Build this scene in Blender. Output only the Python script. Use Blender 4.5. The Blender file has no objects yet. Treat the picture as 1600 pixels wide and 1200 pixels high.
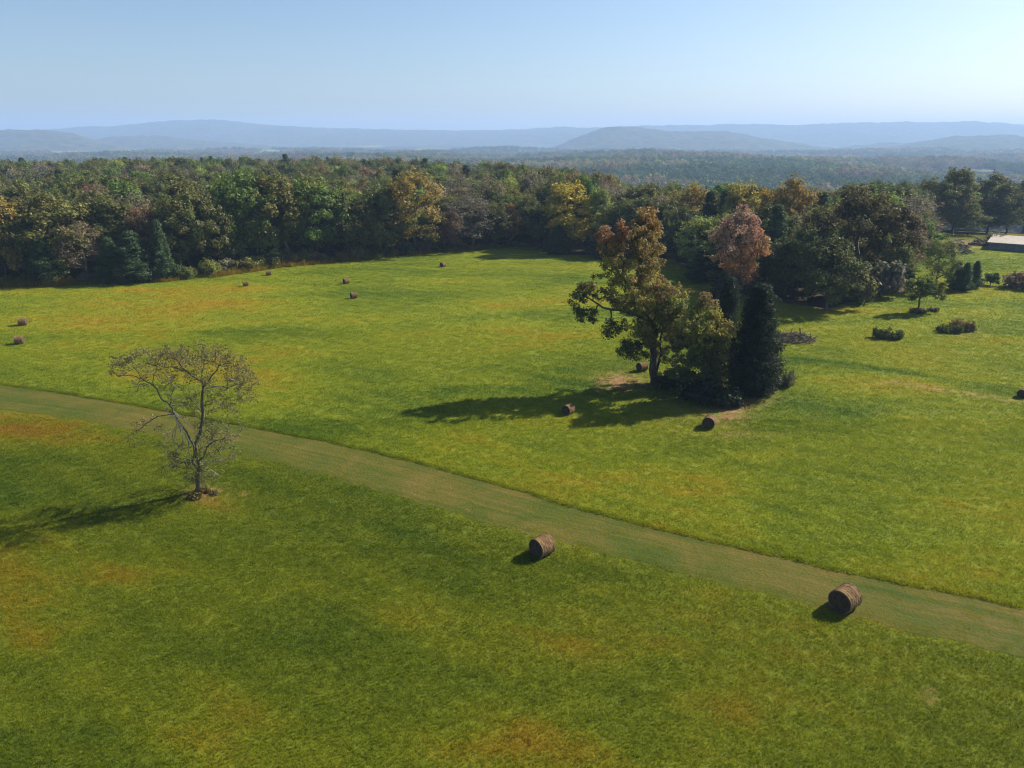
import bpy, math, random
import numpy as np
from mathutils import Vector, Matrix

SC = bpy.context.scene
COL = SC.collection
rad = math.radians

# ------------------------------------------------------------------ camera, world, sun, exposure
CAM_H = 25.0
PITCH = rad(19.1)
FPX = 1110.0                       # focal length in pixels of the 1600 px wide photograph
cam_d = bpy.data.cameras.new("camera")
cam = bpy.data.objects.new("camera", cam_d)
COL.objects.link(cam)
cam_d.sensor_width = 36.0
cam_d.lens = FPX / 1600 * 36.0
cam_d.clip_start = 0.5
cam_d.clip_end = 40000
cam.location = (0, 0, CAM_H)
cam.rotation_euler = (math.pi / 2 - PITCH, 0, 0)
SC.camera = cam

SUN_EL, SUN_AZ = rad(36), rad(62)   # azimuth clockwise from +Y (the view direction)
world = bpy.data.worlds.new("World")
SC.world = world
world.use_nodes = True
wn = world.node_tree
for n in list(wn.nodes):
    wn.nodes.remove(n)
sky = wn.nodes.new("ShaderNodeTexSky")
sky.sky_type = 'NISHITA'
sky.sun_disc = False
sky.sun_elevation = SUN_EL
sky.sun_rotation = SUN_AZ
sky.altitude = 200
sky.air_density = 1.0
sky.dust_density = 1.3
sky.ozone_density = 3.5
bg = wn.nodes.new("ShaderNodeBackground")
bg.inputs[1].default_value = 0.067
wo = wn.nodes.new("ShaderNodeOutputWorld")
wn.links.new(sky.outputs[0], bg.inputs[0])
wn.links.new(bg.outputs[0], wo.inputs[0])

sun_d = bpy.data.lights.new("sun", 'SUN')
sun_d.energy = 5.0
sun_d.angle = rad(0.55)
sun_d.color = (1.0, 0.93, 0.82)
sun = bpy.data.objects.new("sun", sun_d)
COL.objects.link(sun)
sdir = Vector((math.cos(SUN_EL) * math.sin(SUN_AZ), math.cos(SUN_EL) * math.cos(SUN_AZ), math.sin(SUN_EL)))
sun.rotation_euler = (-sdir).to_track_quat('-Z', 'Y').to_euler()
sun.location = (60, 20, 80)

SC.view_settings.view_transform = 'Standard'
SC.view_settings.look = 'None'
SC.view_settings.gamma = 1.0
SC.view_settings.exposure = 1.05
SC.view_settings.use_curve_mapping = False
SC.render.engine = 'CYCLES'
SC.cycles.volume_bounces = 1
SC.cycles.use_denoising = True
SC.cycles.pixel_filter_type = 'BLACKMAN_HARRIS'
SC.cycles.filter_width = 1.1
SC.cycles.max_bounces = 6
SC.cycles.transparent_max_bounces = 8

rng = np.random.default_rng(11)
random.seed(5)

# ------------------------------------------------------------------ small maths helpers
def hash2(ix, iy, seed):
    h = (ix.astype(np.int64) * 374761393 + iy.astype(np.int64) * 668265263 + seed * 1442695041) & 0x7fffffff
    h = ((h ^ (h >> 13)) * 1274126177) & 0x7fffffff
    h = h ^ (h >> 16)
    return (h & 0xffff) / 65535.0

def vnoise(x, y, seed=0):
    x = np.asarray(x, float); y = np.asarray(y, float)
    ix = np.floor(x); iy = np.floor(y)
    fx = x - ix; fy = y - iy
    fx = fx * fx * (3 - 2 * fx); fy = fy * fy * (3 - 2 * fy)
    a = hash2(ix, iy, seed); b = hash2(ix + 1, iy, seed)
    c = hash2(ix, iy + 1, seed); d = hash2(ix + 1, iy + 1, seed)
    return (a * (1 - fx) + b * fx) * (1 - fy) + (c * (1 - fx) + d * fx) * fy

def fbm(x, y, seed=0, octv=4):
    s = 0; a = 0.5; t = 0
    for o in range(octv):
        s = s + a * vnoise(x * 2 ** o + 17.3 * o, y * 2 ** o - 9.1 * o, seed + o)
        t += a; a *= 0.5
    return s / t

def sstep(a, b, x):
    t = np.clip((x - a) / (b - a), 0, 1)
    return t * t * (3 - 2 * t)

def terrain(x, y):
    x = np.asarray(x, float); y = np.asarray(y, float)
    r = np.hypot(x, y)
    az = np.degrees(np.arctan2(x, np.maximum(y, 1e-3)))
    az = np.where(y <= 0, np.sign(x) * 90, az)
    k = sstep(-16, 13, az)
    e0 = 330 + (160 - 330) * k + 45 * sstep(22, 29, az)
    e1 = 1150 + (620 - 1150) * k
    z = -42 * sstep(e0, e1, r)
    amp = sstep(15, 60, r) * 0.25 + sstep(220, 700, r) * 4 + sstep(550, 1400, r) * 20
    z = z + amp * (fbm(x / 45, y / 45, 3, 3) - 0.5) * 1.2 * (r < 400) + amp * (fbm(x / 420, y / 420, 8, 4) - 0.5) * 2 * sstep(250, 700, r)
    return z

CP, SP = math.cos(PITCH), math.sin(PITCH)
def ray(px, py):
    u = (px - 800) / FPX; v = (py - 600) / FPX
    return np.array([u, CP - v * SP, -SP - v * CP])

def ground_at(px, py):
    d = ray(px, py)
    t = CAM_H / -d[2]
    for _ in range(12):
        p = d * t
        z = float(terrain(p[0], p[1]))
        t = (CAM_H - z) / -d[2]
    p = d * t
    return np.array([p[0], p[1], float(terrain(p[0], p[1]))])

def on_plane(px, py, Y):
    d = ray(px, py)
    t = Y / d[1]
    return np.array([d[0] * t, Y, CAM_H + d[2] * t])

def project(p):
    p = np.asarray(p, float)
    x, y, z = p[..., 0], p[..., 1], p[..., 2] - CAM_H
    dep = y * CP - z * SP
    up = y * SP + z * CP
    return 800 + FPX * x / dep, 600 - FPX * up / dep, dep

# ------------------------------------------------------------------ object helpers
def link(name, data, parent=None, loc=(0, 0, 0)):
    o = bpy.data.objects.new(name, data)
    COL.objects.link(o)
    o.location = loc
    if parent is not None:
        o.parent = parent
    return o

def tag(o, label=None, cat=None, group=None, kind=None):
    if label: o['label'] = label
    if cat: o['category'] = cat
    if group: o['group'] = group
    if kind: o['kind'] = kind
    return o

def mesh(name, V, F, mats=(), smooth=False, attrs=None):
    """V (n,3); F list of arrays of equal-width faces (or one array)"""
    if not isinstance(F, (list, tuple)):
        F = [F]
    F = [np.asarray(f, np.int32) for f in F if len(f)]
    me = bpy.data.meshes.new(name)
    V = np.asarray(V, np.float32)
    me.vertices.add(len(V))
    me.vertices.foreach_set('co', V.ravel())
    tot = sum(f.size for f in F); npoly = sum(len(f) for f in F)
    me.loops.add(tot)
    me.loops.foreach_set('vertex_index', np.concatenate([f.ravel() for f in F]))
    me.polygons.add(npoly)
    sizes = np.concatenate([np.full(len(f), f.shape[1], np.int32) for f in F])
    starts = np.concatenate([[0], np.cumsum(sizes)[:-1]]).astype(np.int32)
    me.polygons.foreach_set('loop_start', starts)
    me.polygons.foreach_set('loop_total', sizes)
    me.polygons.foreach_set('use_smooth', np.full(npoly, smooth))
    for m in mats:
        me.materials.append(m)
    me.update(calc_edges=True)
    me.validate()
    if attrs:
        for an, (typ, dom, arr) in attrs.items():
            a = me.attributes.new(an, typ, dom)
            arr = np.asarray(arr, np.float32)
            if typ == 'FLOAT_COLOR':
                if arr.shape[1] == 3:
                    arr = np.concatenate([arr, np.ones((len(arr), 1), np.float32)], 1)
                a.data.foreach_set('color', arr.ravel())
            elif typ == 'FLOAT_VECTOR':
                a.data.foreach_set('vector', arr.ravel())
            else:
                a.data.foreach_set('value', arr.ravel())
    return me

# ------------------------------------------------------------------ materials
class NT:
    def __init__(self, tree):
        self.t = tree
    def n(self, typ, **kw):
        nd = self.t.nodes.new(typ)
        for k, v in kw.items():
            if k.startswith('i_'):
                nd.inputs[k[2:].replace('_', ' ')].default_value = v
            else:
                setattr(nd, k, v)
        return nd
    def l(self, a, b):
        self.t.links.new(a, b)
    def math(self, op, a, b=None, clamp=False):
        nd = self.t.nodes.new('ShaderNodeMath'); nd.operation = op; nd.use_clamp = clamp
        for i, s in enumerate((a, b)):
            if s is None: continue
            if isinstance(s, (int, float)): nd.inputs[i].default_value = s
            else: self.l(s, nd.inputs[i])
        return nd.outputs[0]
    def mix(self, f, a, b, blend='MIX'):
        nd = self.t.nodes.new('ShaderNodeMix'); nd.data_type = 'RGBA'; nd.blend_type = blend; nd.clamp_factor = True
        for i, s in ((0, f), (6, a), (7, b)):
            if isinstance(s, (int, float)): nd.inputs[i].default_value = s
            elif isinstance(s, tuple): nd.inputs[i].default_value = (*s, 1) if len(s) == 3 else s
            else: self.l(s, nd.inputs[i])
        return nd.outputs[2]
    def noise(self, scale, detail=3, rough=0.55, vec=None, dist=0.0):
        nd = self.t.nodes.new('ShaderNodeTexNoise')
        nd.inputs['Scale'].default_value = scale; nd.inputs['Detail'].default_value = detail
        nd.inputs['Roughness'].default_value = rough; nd.inputs['Distortion'].default_value = dist
        if vec is not None: self.l(vec, nd.inputs['Vector'])
        return nd.outputs[0]
    def ramp(self, f, stops):
        nd = self.t.nodes.new('ShaderNodeValToRGB')
        el = nd.color_ramp.elements
        while len(el) < len(stops): el.new(0.5)
        for e, (p, c) in zip(el, stops):
            e.position = p; e.color = (*c, 1)
        self.l(f, nd.inputs[0])
        return nd.outputs[0]

def new_mat(name):
    m = bpy.data.materials.new(name); m.use_nodes = True
    t = NT(m.node_tree)
    for n in list(m.node_tree.nodes): m.node_tree.nodes.remove(n)
    return m, t

def out(t, surf, vol=None):
    o = t.n('ShaderNodeOutputMaterial')
    if surf is not None: t.l(surf, o.inputs[0])
    if vol is not None: t.l(vol, o.inputs[1])

GC = dict(shade=(0.048, 0.088, 0.006), green=(0.098, 0.130, 0.007), lime=(0.154, 0.177, 0.009), ochre=(0.215, 0.155, 0.009), rust=(0.230, 0.118, 0.016))

MOW_ANG = rad(-58)
def grass_colour(t, dry, brightness):
    """colour of the hayfield grass at a world position; dry is a 0..1 socket"""
    geo = t.n('ShaderNodeNewGeometry')
    p = geo.outputs['Position']
    mp = t.n('ShaderNodeMapping'); mp.inputs['Scale'].default_value = (0.55, 1.25, 1.0); mp.inputs['Rotation'].default_value = (0, 0, rad(14))
    t.l(p, mp.inputs[0]); q = mp.outputs[0]
    a = t.noise(0.028, 3, 0.5, q, 0.6)
    b = t.noise(0.10, 2, 0.5, q, 0.8)
    wv = t.n('ShaderNodeTexWave', wave_type='BANDS', bands_direction='X')
    mw = t.n('ShaderNodeMapping'); mw.inputs['Rotation'].default_value = (0, 0, MOW_ANG); t.l(p, mw.inputs[0]); t.l(mw.outputs[0], wv.inputs[0])
    wv.inputs['Scale'].default_value = 0.11; wv.inputs['Distortion'].default_value = 1.6; wv.inputs['Detail'].default_value = 2; wv.inputs['Detail Scale'].default_value = 0.3
    c = t.noise(0.55, 3, 0.6, q)
    d = t.noise(5.5, 3, 0.7, p)
    s = t.math('MULTIPLY', a, 0.58)
    s = t.math('ADD', s, t.math('MULTIPLY', b, 0.30))
    s = t.math('ADD', s, t.math('MULTIPLY', c, 0.15))
    s = t.math('ADD', s, t.math('MULTIPLY', d, 0.36))
    s = t.math('ADD', s, t.math('MULTIPLY', dry, 0.30))
    s = t.math('ADD', s, t.math('MULTIPLY', wv.outputs['Fac'], 0.035))
    s = t.math('SUBTRACT', s, 0.182)
    col = t.ramp(s, [(0.36, GC['shade']), (0.47, GC['green']), (0.58, GC['lime']), (0.70, GC['ochre']), (0.92, GC['rust'])])
    cb = t.n('ShaderNodeCombineColor')
    for i in range(3): t.l(brightness, cb.inputs[i])
    return t.mix(1.0, col, cb.outputs[0], 'MULTIPLY'), d, c

# ground
GROUND, t = new_mat('ground_grass')
zone = t.n('ShaderNodeAttribute', attribute_name='zone')
sep = t.n('ShaderNodeSeparateColor'); t.l(zone.outputs['Color'], sep.inputs[0])
la = t.n('ShaderNodeAttribute', attribute_name='brightness')
gcol, dn, cn = grass_colour(t, sep.outputs[1], la.outputs['Fac'])
gcol = t.mix(0.18, gcol, t.mix(1.0, gcol, t.ramp(dn, [(0.3, (0.45, 0.45, 0.45)), (0.62, (1.5, 1.5, 1.5))]), 'MULTIPLY'))
geo = t.n('ShaderNodeNewGeometry')
soil = t.ramp(t.noise(1.8, 5, 0.7, geo.outputs['Position']), [(0.3, (0.11, 0.050, 0.022)), (0.5, (0.20, 0.105, 0.045)), (0.7, (0.28, 0.18, 0.09))])
dmask = t.math('MULTIPLY', sep.outputs[0], t.ramp(t.noise(0.9, 5, 0.75, geo.outputs['Position']), [(0.38, (0, 0, 0)), (0.55, (1.3, 1.3, 1.3))]))
gcol = t.mix(dmask, gcol, soil)
litter = t.ramp(t.noise(0.35, 4, 0.6, geo.outputs['Position']), [(0.35, (0.028, 0.026, 0.012)), (0.55, (0.055, 0.042, 0.02)), (0.7, (0.035, 0.05, 0.018))])
gcol = t.mix(sep.outputs[2], gcol, litter)
bs = t.n('ShaderNodeBsdfPrincipled'); bs.inputs['Roughness'].default_value = 0.95
bs.inputs['Specular IOR Level'].default_value = 0.1
t.l(gcol, bs.inputs['Base Color'])
bump = t.n('ShaderNodeBump'); bump.inputs['Strength'].default_value = 0.7; bump.inputs['Distance'].default_value = 0.15
hh = t.math('ADD', t.noise(3.6, 5, 0.75, geo.outputs['Position']), t.math('MULTIPLY', t.noise(1.4, 3, 0.6, geo.outputs['Position']), 0.5))
t.l(hh, bump.inputs['Height']); t.l(bump.outputs[0], bs.inputs['Normal'])
out(t, bs.outputs[0])

# mown strip
STRIP, t = new_mat('mown_grass')
geo = t.n('ShaderNodeNewGeometry'); p = geo.outputs['Position']
al = t.n('ShaderNodeAttribute', attribute_name='along')
mp = t.n('ShaderNodeMapping'); mp.inputs['Scale'].default_value = (0.05, 2.3, 1); t.l(al.outputs['Vector'], mp.inputs[0])
a = t.noise(0.2, 4, 0.6, p, 0.7); b = t.noise(1.0, 4, 0.65, mp.outputs[0]); c = t.noise(5.0, 4, 0.75, p)
s = t.math('ADD', t.math('MULTIPLY', a, 0.46), t.math('ADD', t.math('MULTIPLY', b, 0.50), t.math('MULTIPLY', c, 0.22)))
sc = t.ramp(s, [(0.42, (0.034, 0.060, 0.007)), (0.53, (0.058, 0.076, 0.009)), (0.61, (0.088, 0.084, 0.013)), (0.70, (0.125, 0.094, 0.020)), (0.86, (0.20, 0.145, 0.05))])
bs = t.n('ShaderNodeBsdfPrincipled'); bs.inputs['Roughness'].default_value = 0.95; bs.inputs['Specular IOR Level'].default_value = 0.1
t.l(sc, bs.inputs['Base Color'])
bump = t.n('ShaderNodeBump'); bump.inputs['Strength'].default_value = 0.9; bump.inputs['Distance'].default_value = 0.1
t.l(t.noise(5, 5, 0.8, p), bump.inputs['Height']); t.l(bump.outputs[0], bs.inputs['Normal'])
out(t, bs.outputs[0])

# grass blades of the tufts (colour follows the ground they grow on)
BLADE, t = new_mat('grass_blade')
da = t.n('ShaderNodeAttribute', attribute_name='dry'); da.attribute_type = 'INSTANCER'
la = t.n('ShaderNodeAttribute', attribute_name='brightness'); la.attribute_type = 'INSTANCER'
gcol, dn, cn = grass_colour(t, da.outputs['Fac'], la.outputs['Fac'])
oi = t.n('ShaderNodeObjectInfo')
vv = t.math('ADD', t.math('MULTIPLY', oi.outputs['Random'], 0.55), 0.74)
cmb = t.n('ShaderNodeCombineColor')
for i in range(3): t.l(vv, cmb.inputs[i])
gcol = t.mix(1.0, gcol, cmb.outputs[0], 'MULTIPLY')
di = t.n('ShaderNodeBsdfDiffuse'); tr = t.n('ShaderNodeBsdfTranslucent')
t.l(gcol, di.inputs[0]); t.l(gcol, tr.inputs[0])
ms = t.n('ShaderNodeMixShader'); ms.inputs[0].default_value = 0.48
t.l(di.outputs[0], ms.inputs[1]); t.l(tr.outputs[0], ms.inputs[2])
out(t, ms.outputs[0])

def leaf_material(name, src):
    m, t = new_mat(name)
    at = t.n('ShaderNodeAttribute', attribute_name='tint')
    if src == 'object':
        oi = t.n('ShaderNodeObjectInfo'); base = oi.outputs['Color']
    else:
        ia = t.n('ShaderNodeAttribute', attribute_name='hue'); ia.attribute_type = 'INSTANCER'; base = ia.outputs['Color']
    c = t.mix(1.0, at.outputs['Color'], base, 'MULTIPLY')
    di = t.n('ShaderNodeBsdfDiffuse'); tr = t.n('ShaderNodeBsdfTranslucent'); gl = t.n('ShaderNodeBsdfGlossy')
    gl.inputs['Roughness'].default_value = 0.5
    gl.inputs[0].default_value = (0.9, 0.95, 1, 1)
    t.l(c, di.inputs[0]); t.l(c, tr.inputs[0])
    ms = t.n('ShaderNodeMixShader'); ms.inputs[0].default_value = 0.40
    t.l(di.outputs[0], ms.inputs[1]); t.l(tr.outputs[0], ms.inputs[2])
    m2 = t.n('ShaderNodeMixShader'); m2.inputs[0].default_value = 0.012
    t.l(ms.outputs[0], m2.inputs[1]); t.l(gl.outputs[0], m2.inputs[2])
    out(t, m2.outputs[0])
    return m
LEAF = leaf_material('leaf', 'object')
LEAF_FAR = leaf_material('leaf_of_woodland', 'instancer')

def simple_mat(name, c1, c2, scale, rough=0.9, bump=0.4, stretch=None, dist=0.05):
    m, t = new_mat(name)
    tc = t.n('ShaderNodeTexCoord'); v = tc.outputs['Object']
    if stretch:
        mp = t.n('ShaderNodeMapping'); mp.inputs['Scale'].default_value = stretch; t.l(v, mp.inputs[0]); v = mp.outputs[0]
    f = t.noise(scale, 5, 0.65, v)
    c = t.ramp(f, [(0.33, c1), (0.67, c2)])
    b = t.n('ShaderNodeBsdfPrincipled'); b.inputs['Roughness'].default_value = rough; b.inputs['Specular IOR Level'].default_value = 0.2
    t.l(c, b.inputs['Base Color'])
    bp = t.n('ShaderNodeBump'); bp.inputs['Strength'].default_value = bump; bp.inputs['Distance'].default_value = dist
    t.l(f, bp.inputs['Height']); t.l(bp.outputs[0], b.inputs['Normal'])
    out(t, b.outputs[0])
    return m
BARK = simple_mat('bark', (0.045, 0.034, 0.026), (0.13, 0.105, 0.085), 6, stretch=(1, 1, 0.25))
BARK_PALE = simple_mat('bark_pale', (0.15, 0.13, 0.11), (0.36, 0.32, 0.28), 4, stretch=(1, 1, 0.3))
BARK_MID = simple_mat('bark_mid', (0.060, 0.046, 0.032), (0.19, 0.155, 0.115), 5, stretch=(1, 1, 0.3))
BARK_GREY = simple_mat('bark_grey', (0.055, 0.046, 0.038), (0.15, 0.13, 0.11), 5, stretch=(1, 1, 0.3))

# ------------------------------------------------------------------ field outline (in photograph coordinates, cast to the ground)
EDGE = np.array([(-900, 452), (-200, 450), (0, 445), (120, 443), (260, 438), (330, 430), (440, 414), (560, 403), (690, 392), (770, 385), (838, 383), (862, 396),
                 (960, 402), (1050, 405), (1090, 428), (1150, 458), (1230, 474), (1290, 484), (1340, 469), (1424, 452), (1432, 366), (1600, 363), (2600, 363)], float)
def edge_y(px):
    return np.interp(px, EDGE[:, 0], EDGE[:, 1])

UP = [(-260, 568), (-120, 585), (0, 601), (90, 613), (240, 638), (370, 664), (450, 678), (590, 707), (780, 758), (960, 812), (1200, 868), (1400, 912), (1600, 950), (1900, 1005), (2300, 1080)]
LO = [(-260, 592), (-120, 617), (0, 640), (100, 652), (200, 672), (300, 693), (390, 712), (560, 757), (700, 800), (830, 835), (950, 868), (1100, 903), (1290, 955), (1420, 985), (1600, 1025), (1900, 1090), (2300, 1185)]
def resample(pts, n):
    w = np.array([ground_at(*p)[:2] for p in pts])
    s = np.concatenate([[0], np.cumsum(np.hypot(*np.diff(w, axis=0).T))])
    q = np.linspace(0, s[-1], n)
    P = np.stack([np.interp(q, s, w[:, 0]), np.interp(q, s, w[:, 1])], 1)
    k = np.hanning(int(n / 18) * 2 + 1); k /= k.sum(); h = len(k) // 2
    Pp = np.concatenate([2 * P[0] - P[1:h + 1][::-1], P, 2 * P[-1] - P[-h - 1:-1][::-1]])
    return np.stack([np.convolve(Pp[:, 0], k, 'valid'), np.convolve(Pp[:, 1], k, 'valid')], 1)
NS = 260
UPW, LOW = resample(UP, NS), resample(LO, NS)
jit = (fbm(np.arange(NS) * 0.35, np.zeros(NS), 4, 3) - 0.5)[:, None]
jit2 = (fbm(np.arange(NS) * 0.35, np.zeros(NS) + 50, 9, 3) - 0.5)[:, None]
nrm = UPW - LOW; nrm /= np.linalg.norm(nrm, axis=1)[:, None]
UPW = UPW + nrm * jit * 0.35; LOW = LOW + nrm * jit2 * 0.8

def in_poly(x, y, P):
    x = np.asarray(x); y = np.asarray(y)
    ins = np.zeros(x.shape, bool)
    j = len(P) - 1
    for i in range(len(P)):
        xi, yi = P[i]; xj, yj = P[j]
        c = ((yi > y) != (yj > y)) & (x < (xj - xi) * (y - yi) / (yj - yi + 1e-12) + xi)
        ins ^= c
        j = i
    return ins
STRIP_POLY = np.concatenate([UPW[::3], LOW[::-3]])

# dry and bare patches seen in the field: (px, py, half width px, half height px, amount)
DRY = [(60, 668, 130, 22, 1.7), (20, 925, 70, 55, .8), (190, 900, 60, 16, .6), (330, 1130, 120, 45, .5), (640, 955, 70, 30, .8), (800, 1160, 100, 40, .8), (950, 1020, 170, 30, .6),
       (90, 1020, 90, 60, .5), (1090, 770, 60, 25, .5), (1450, 600, 120, 26, .6), (300, 560, 120, 26, .5), (1150, 1110, 160, 40, .45), (1030, 400, 60, 10, .4), (330, 785, 45, 18, .9),
       (450, 590, 160, 25, .45), (1330, 740, 120, 25, -.3), (560, 600, 110, 22, -.6), (900, 590, 140, 30, -.7), (180, 560, 60, 16, -.5), (460, 1010, 170, 50, -.4), (700, 920, 80, 30, -.5),
       (1090, 690, 90, 26, -.4), (1290, 660, 120, 28, -.5), (1540, 570, 120, 30, -.3), (600, 840, 160, 40, -.35), (900, 1120, 120, 40, -.35), (1500, 790, 130, 40, .3), (1380, 480, 120, 16, .2),
       (1490, 540, 100, 16, .5), (700, 440, 120, 16, .3), (250, 470, 160, 16, .25), (980, 1180, 130, 30, .5), (240, 455, 200, 6, .5), (20, 450, 60, 6, 1.0), (1300, 460, 60, 8, .6), (1340, 462, 30, 6, .8)]
BARE = [(965, 596, 34, 14, 1.0), (1140, 640, 30, 22, 1.0), (1165, 620, 40, 14, .8), (320, 772, 30, 12, .8), (382, 774, 5, 5, .75), (352, 799, 10, 4, .6), (1455, 1088, 9, 5, 1.0), 
        (1240, 528, 26, 10, .9), (1150, 680, 60, 6, .4), (1060, 640, 70, 30, .3), (1510, 381, 40, 8, .9), (1500, 520, 30, 8, .5), (1060, 600, 60, 20, .3)]
for (tx, ty) in zip(np.linspace(1390, 1640, 14), np.linspace(597, 634, 14)):
    BARE.append((tx, ty, 16, 2.2, .55))
for (tx, ty) in zip(np.linspace(1190, 1300, 6), np.linspace(556, 567, 6)): DRY.append((tx, ty, 22, 3.5, -.7))
for (tx, ty) in zip(np.linspace(1320, 1620, 14), np.linspace(568, 618, 14)): DRY.append((tx, ty, 20, 3.5, -.7))
def painted_light(x, y):
    """painted light: near grass darkened, brightening beyond the mown strip and with distance"""
    side = (y - np.interp(x, LOW[:, 0], LOW[:, 1]))
    return 1.07 + 0.38 * sstep(-2, 10, side) + 0.16 * sstep(60, 140, y)  # near-to-far light gradient put into the grass colour
DRY = [(a_, b_, c_ * 1.15, d_ * 1.15, e_ * (1.2 if b_ > 780 and e_ > 0 else 1)) for (a_, b_, c_, d_, e_) in DRY]
def patch(px, py, lst):
    v = np.zeros(px.shape)
    for (cx, cy, rx, ry, a) in lst:
        d = ((px - cx) / rx) ** 2 + ((py - cy) / ry) ** 2
        v = v + a * np.exp(-d * 0.9)
    return v

# ------------------------------------------------------------------ ground sheet
def axis(lo, hi, step, far, grow=1.09):
    a = list(np.arange(lo, hi + step * .5, step))
    s = step; x = a[-1]; r = []
    while x < far: s *= grow; x += s; r.append(x)
    s = step; x = a[0]; l = []
    while x > -far: s *= grow; x -= s; l.append(x)
    return np.array(l[::-1] + a + r)
gx = axis(-95, 150, 0.75, 9000).clip(-9400, 9400); gy = axis(18, 150, 0.75, 9000).clip(-9400, 9400)
GX, GY = np.meshgrid(gx, gy)
GZ = terrain(GX, GY)
V = np.stack([GX, GY, GZ], -1).reshape(-1, 3)
ny, nx = GX.shape
idx = np.arange(nx * ny).reshape(ny, nx)
F = np.stack([idx[:-1, :-1], idx[:-1, 1:], idx[1:, 1:], idx[1:, :-1]], -1).reshape(-1, 4)
front = V[:, 1] > 5
Pc = V.copy(); Pc[:, 1] = np.maximum(Pc[:, 1], 5)
ppx, ppy, dep = project(Pc)
dry = np.where(front, patch(ppx, ppy, DRY), 0) * (.15 + 1.7 * fbm(V[:, 0] / 3.2, V[:, 1] / 2.2, 88, 4))
bare = np.where(front, patch(ppx, ppy, BARE), 0)
rr = np.hypot(V[:, 0], V[:, 1])
forest = np.where(front, sstep(2.5, -2.5, ppy - edge_y(ppx)), 0) * sstep(60, 100, rr)
forest = np.maximum(forest, sstep(205, 240, rr))
forest = forest * (1 - sstep(.60, .66, fbm(V[:, 0] / 260, V[:, 1] / 260, 61, 3)) * sstep(600, 800, rr))
zone = np.stack([np.clip(bare, 0, 1), np.clip(dry * 0.5 + 0.0, -1, 1), forest, np.ones(len(V))], 1)
brightness = painted_light(V[:, 0], V[:, 1]) * (0.64 + 0.22 * sstep(185, 225, V[:, 1]))     # thatch under the standing grass
me = mesh('ground', V, F, [GROUND], True, {'zone': ('FLOAT_COLOR', 'POINT', zone), 'brightness': ('FLOAT', 'POINT', brightness)})
ground = link('ground', me)
tag(ground, 'green hayfield ground running back under the woods to the valley', kind='structure')

# mown strip: a sheet just above the ground
rows = 9
SV = []
for k in range(rows):
    f = k / (rows - 1)
    q = UPW * (1 - f) + LOW * f
    SV.append(np.column_stack([q, terrain(q[:, 0], q[:, 1]) + 0.012]))
SV = np.array(SV)
ii = np.arange(rows * NS).reshape(rows, NS)
SF = np.stack([ii[1:, :-1], ii[1:, 1:], ii[:-1, 1:], ii[:-1, :-1]], -1).reshape(-1, 4)
alen = np.concatenate([[0], np.cumsum(np.hypot(*np.diff((UPW + LOW) / 2, axis=0).T))])
along = np.stack([np.broadcast_to(alen, (rows, NS)), np.broadcast_to(np.linspace(0, 5.5, rows)[:, None], (rows, NS)), np.zeros((rows, NS))], -1).reshape(-1, 3)
strip = link('path', mesh('path', SV.reshape(-1, 3), SF, [STRIP], True, {'along': ('FLOAT_VECTOR', 'POINT', along)}))
tag(strip, 'brownish mown strip crossing the field diagonally between taller grass', kind='structure')

# ------------------------------------------------------------------ far hills
HILL, t = new_mat('wooded_hill')
geo = t.n('ShaderNodeNewGeometry')
f = t.noise(0.02, 6, 0.7, geo.outputs['Position'])
c = t.ramp(f, [(0.35, (0.025, 0.040, 0.016)), (0.55, (0.075, 0.075, 0.030)), (0.7, (0.15, 0.105, 0.05))])
bs = t.n('ShaderNodeBsdfPrincipled'); bs.inputs['Roughness'].default_value = 1; bs.inputs['Specular IOR Level'].default_value = 0.0
t.l(c, bs.inputs['Base Color']); out(t, bs.outputs[0])

def ridge(name, label, D, prof, width, seed, fall=1.25):
    prof = np.array(prof, float)
    naz = 620
    pxs = np.linspace(prof[0, 0], prof[-1, 0], naz)
    pys = np.interp(pxs, prof[:, 0], prof[:, 1])
    k = np.hanning(17); k /= k.sum()
    pys = np.convolve(np.concatenate([np.full(8, pys[0]), pys, np.full(8, pys[-1])]), k, 'valid')
    pk = np.array([on_plane(a, b, D) for a, b in zip(pxs, pys)])
    nr = 70
    tt = np.linspace(-1, 1, nr)
    X = pk[:, 0][None, :] * (1 + tt[:, None] * width / D * 0.9)
    Y = D + tt[:, None] * width + np.zeros((1, naz))
    base = -45.0
    spur = fbm(X / 700 + 3, Y / 500, seed, 5) - 0.5
    sh = np.abs(tt)[:, None]
    prof_t = (1 - sh ** fall) * (1 - sh * sh * 0.2)
    Z = base + (pk[:, 2][None, :] - base) * np.clip(prof_t + spur * 0.9 * sh * (1 - sh) * 2.2, 0, 1.0)
    Z = Z + (fbm(X / 70, Y / 70, seed + 5, 3) - 0.5) * 22 * (1 - sh * 0.4) + (fbm(X / 330, Y / 330, seed + 7, 3) - 0.5) * 30 * sh
    Z[0] = base - 12; Z[-1] = base - 12
    ii = np.arange(nr * naz).reshape(nr, naz)
    Fq = np.stack([ii[:-1, :-1], ii[:-1, 1:], ii[1:, 1:], ii[1:, :-1]], -1).reshape(-1, 4)
    o = link(name, mesh(name, np.stack([X, Y, Z], -1).reshape(-1, 3), Fq, [HILL], True))
    tag(o, label, kind='structure')
    return o
ridge('hills', 'long wooded mountain ridge fading blue along the whole horizon', 7000,
      [(-500, 207), (-200, 204), (0, 203), (60, 203), (130, 198), (180, 197), (240, 190), (300, 187), (345, 187), (400, 194), (480, 199), (560, 201), (700, 204), (800, 203), (870, 198), (930, 200),
       (1000, 196), (1100, 195), (1170, 193), (1240, 196), (1310, 192), (1420, 190), (1460, 191), (1530, 189), (1600, 195), (1800, 200), (2100, 206)], 1500, 21)
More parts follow.
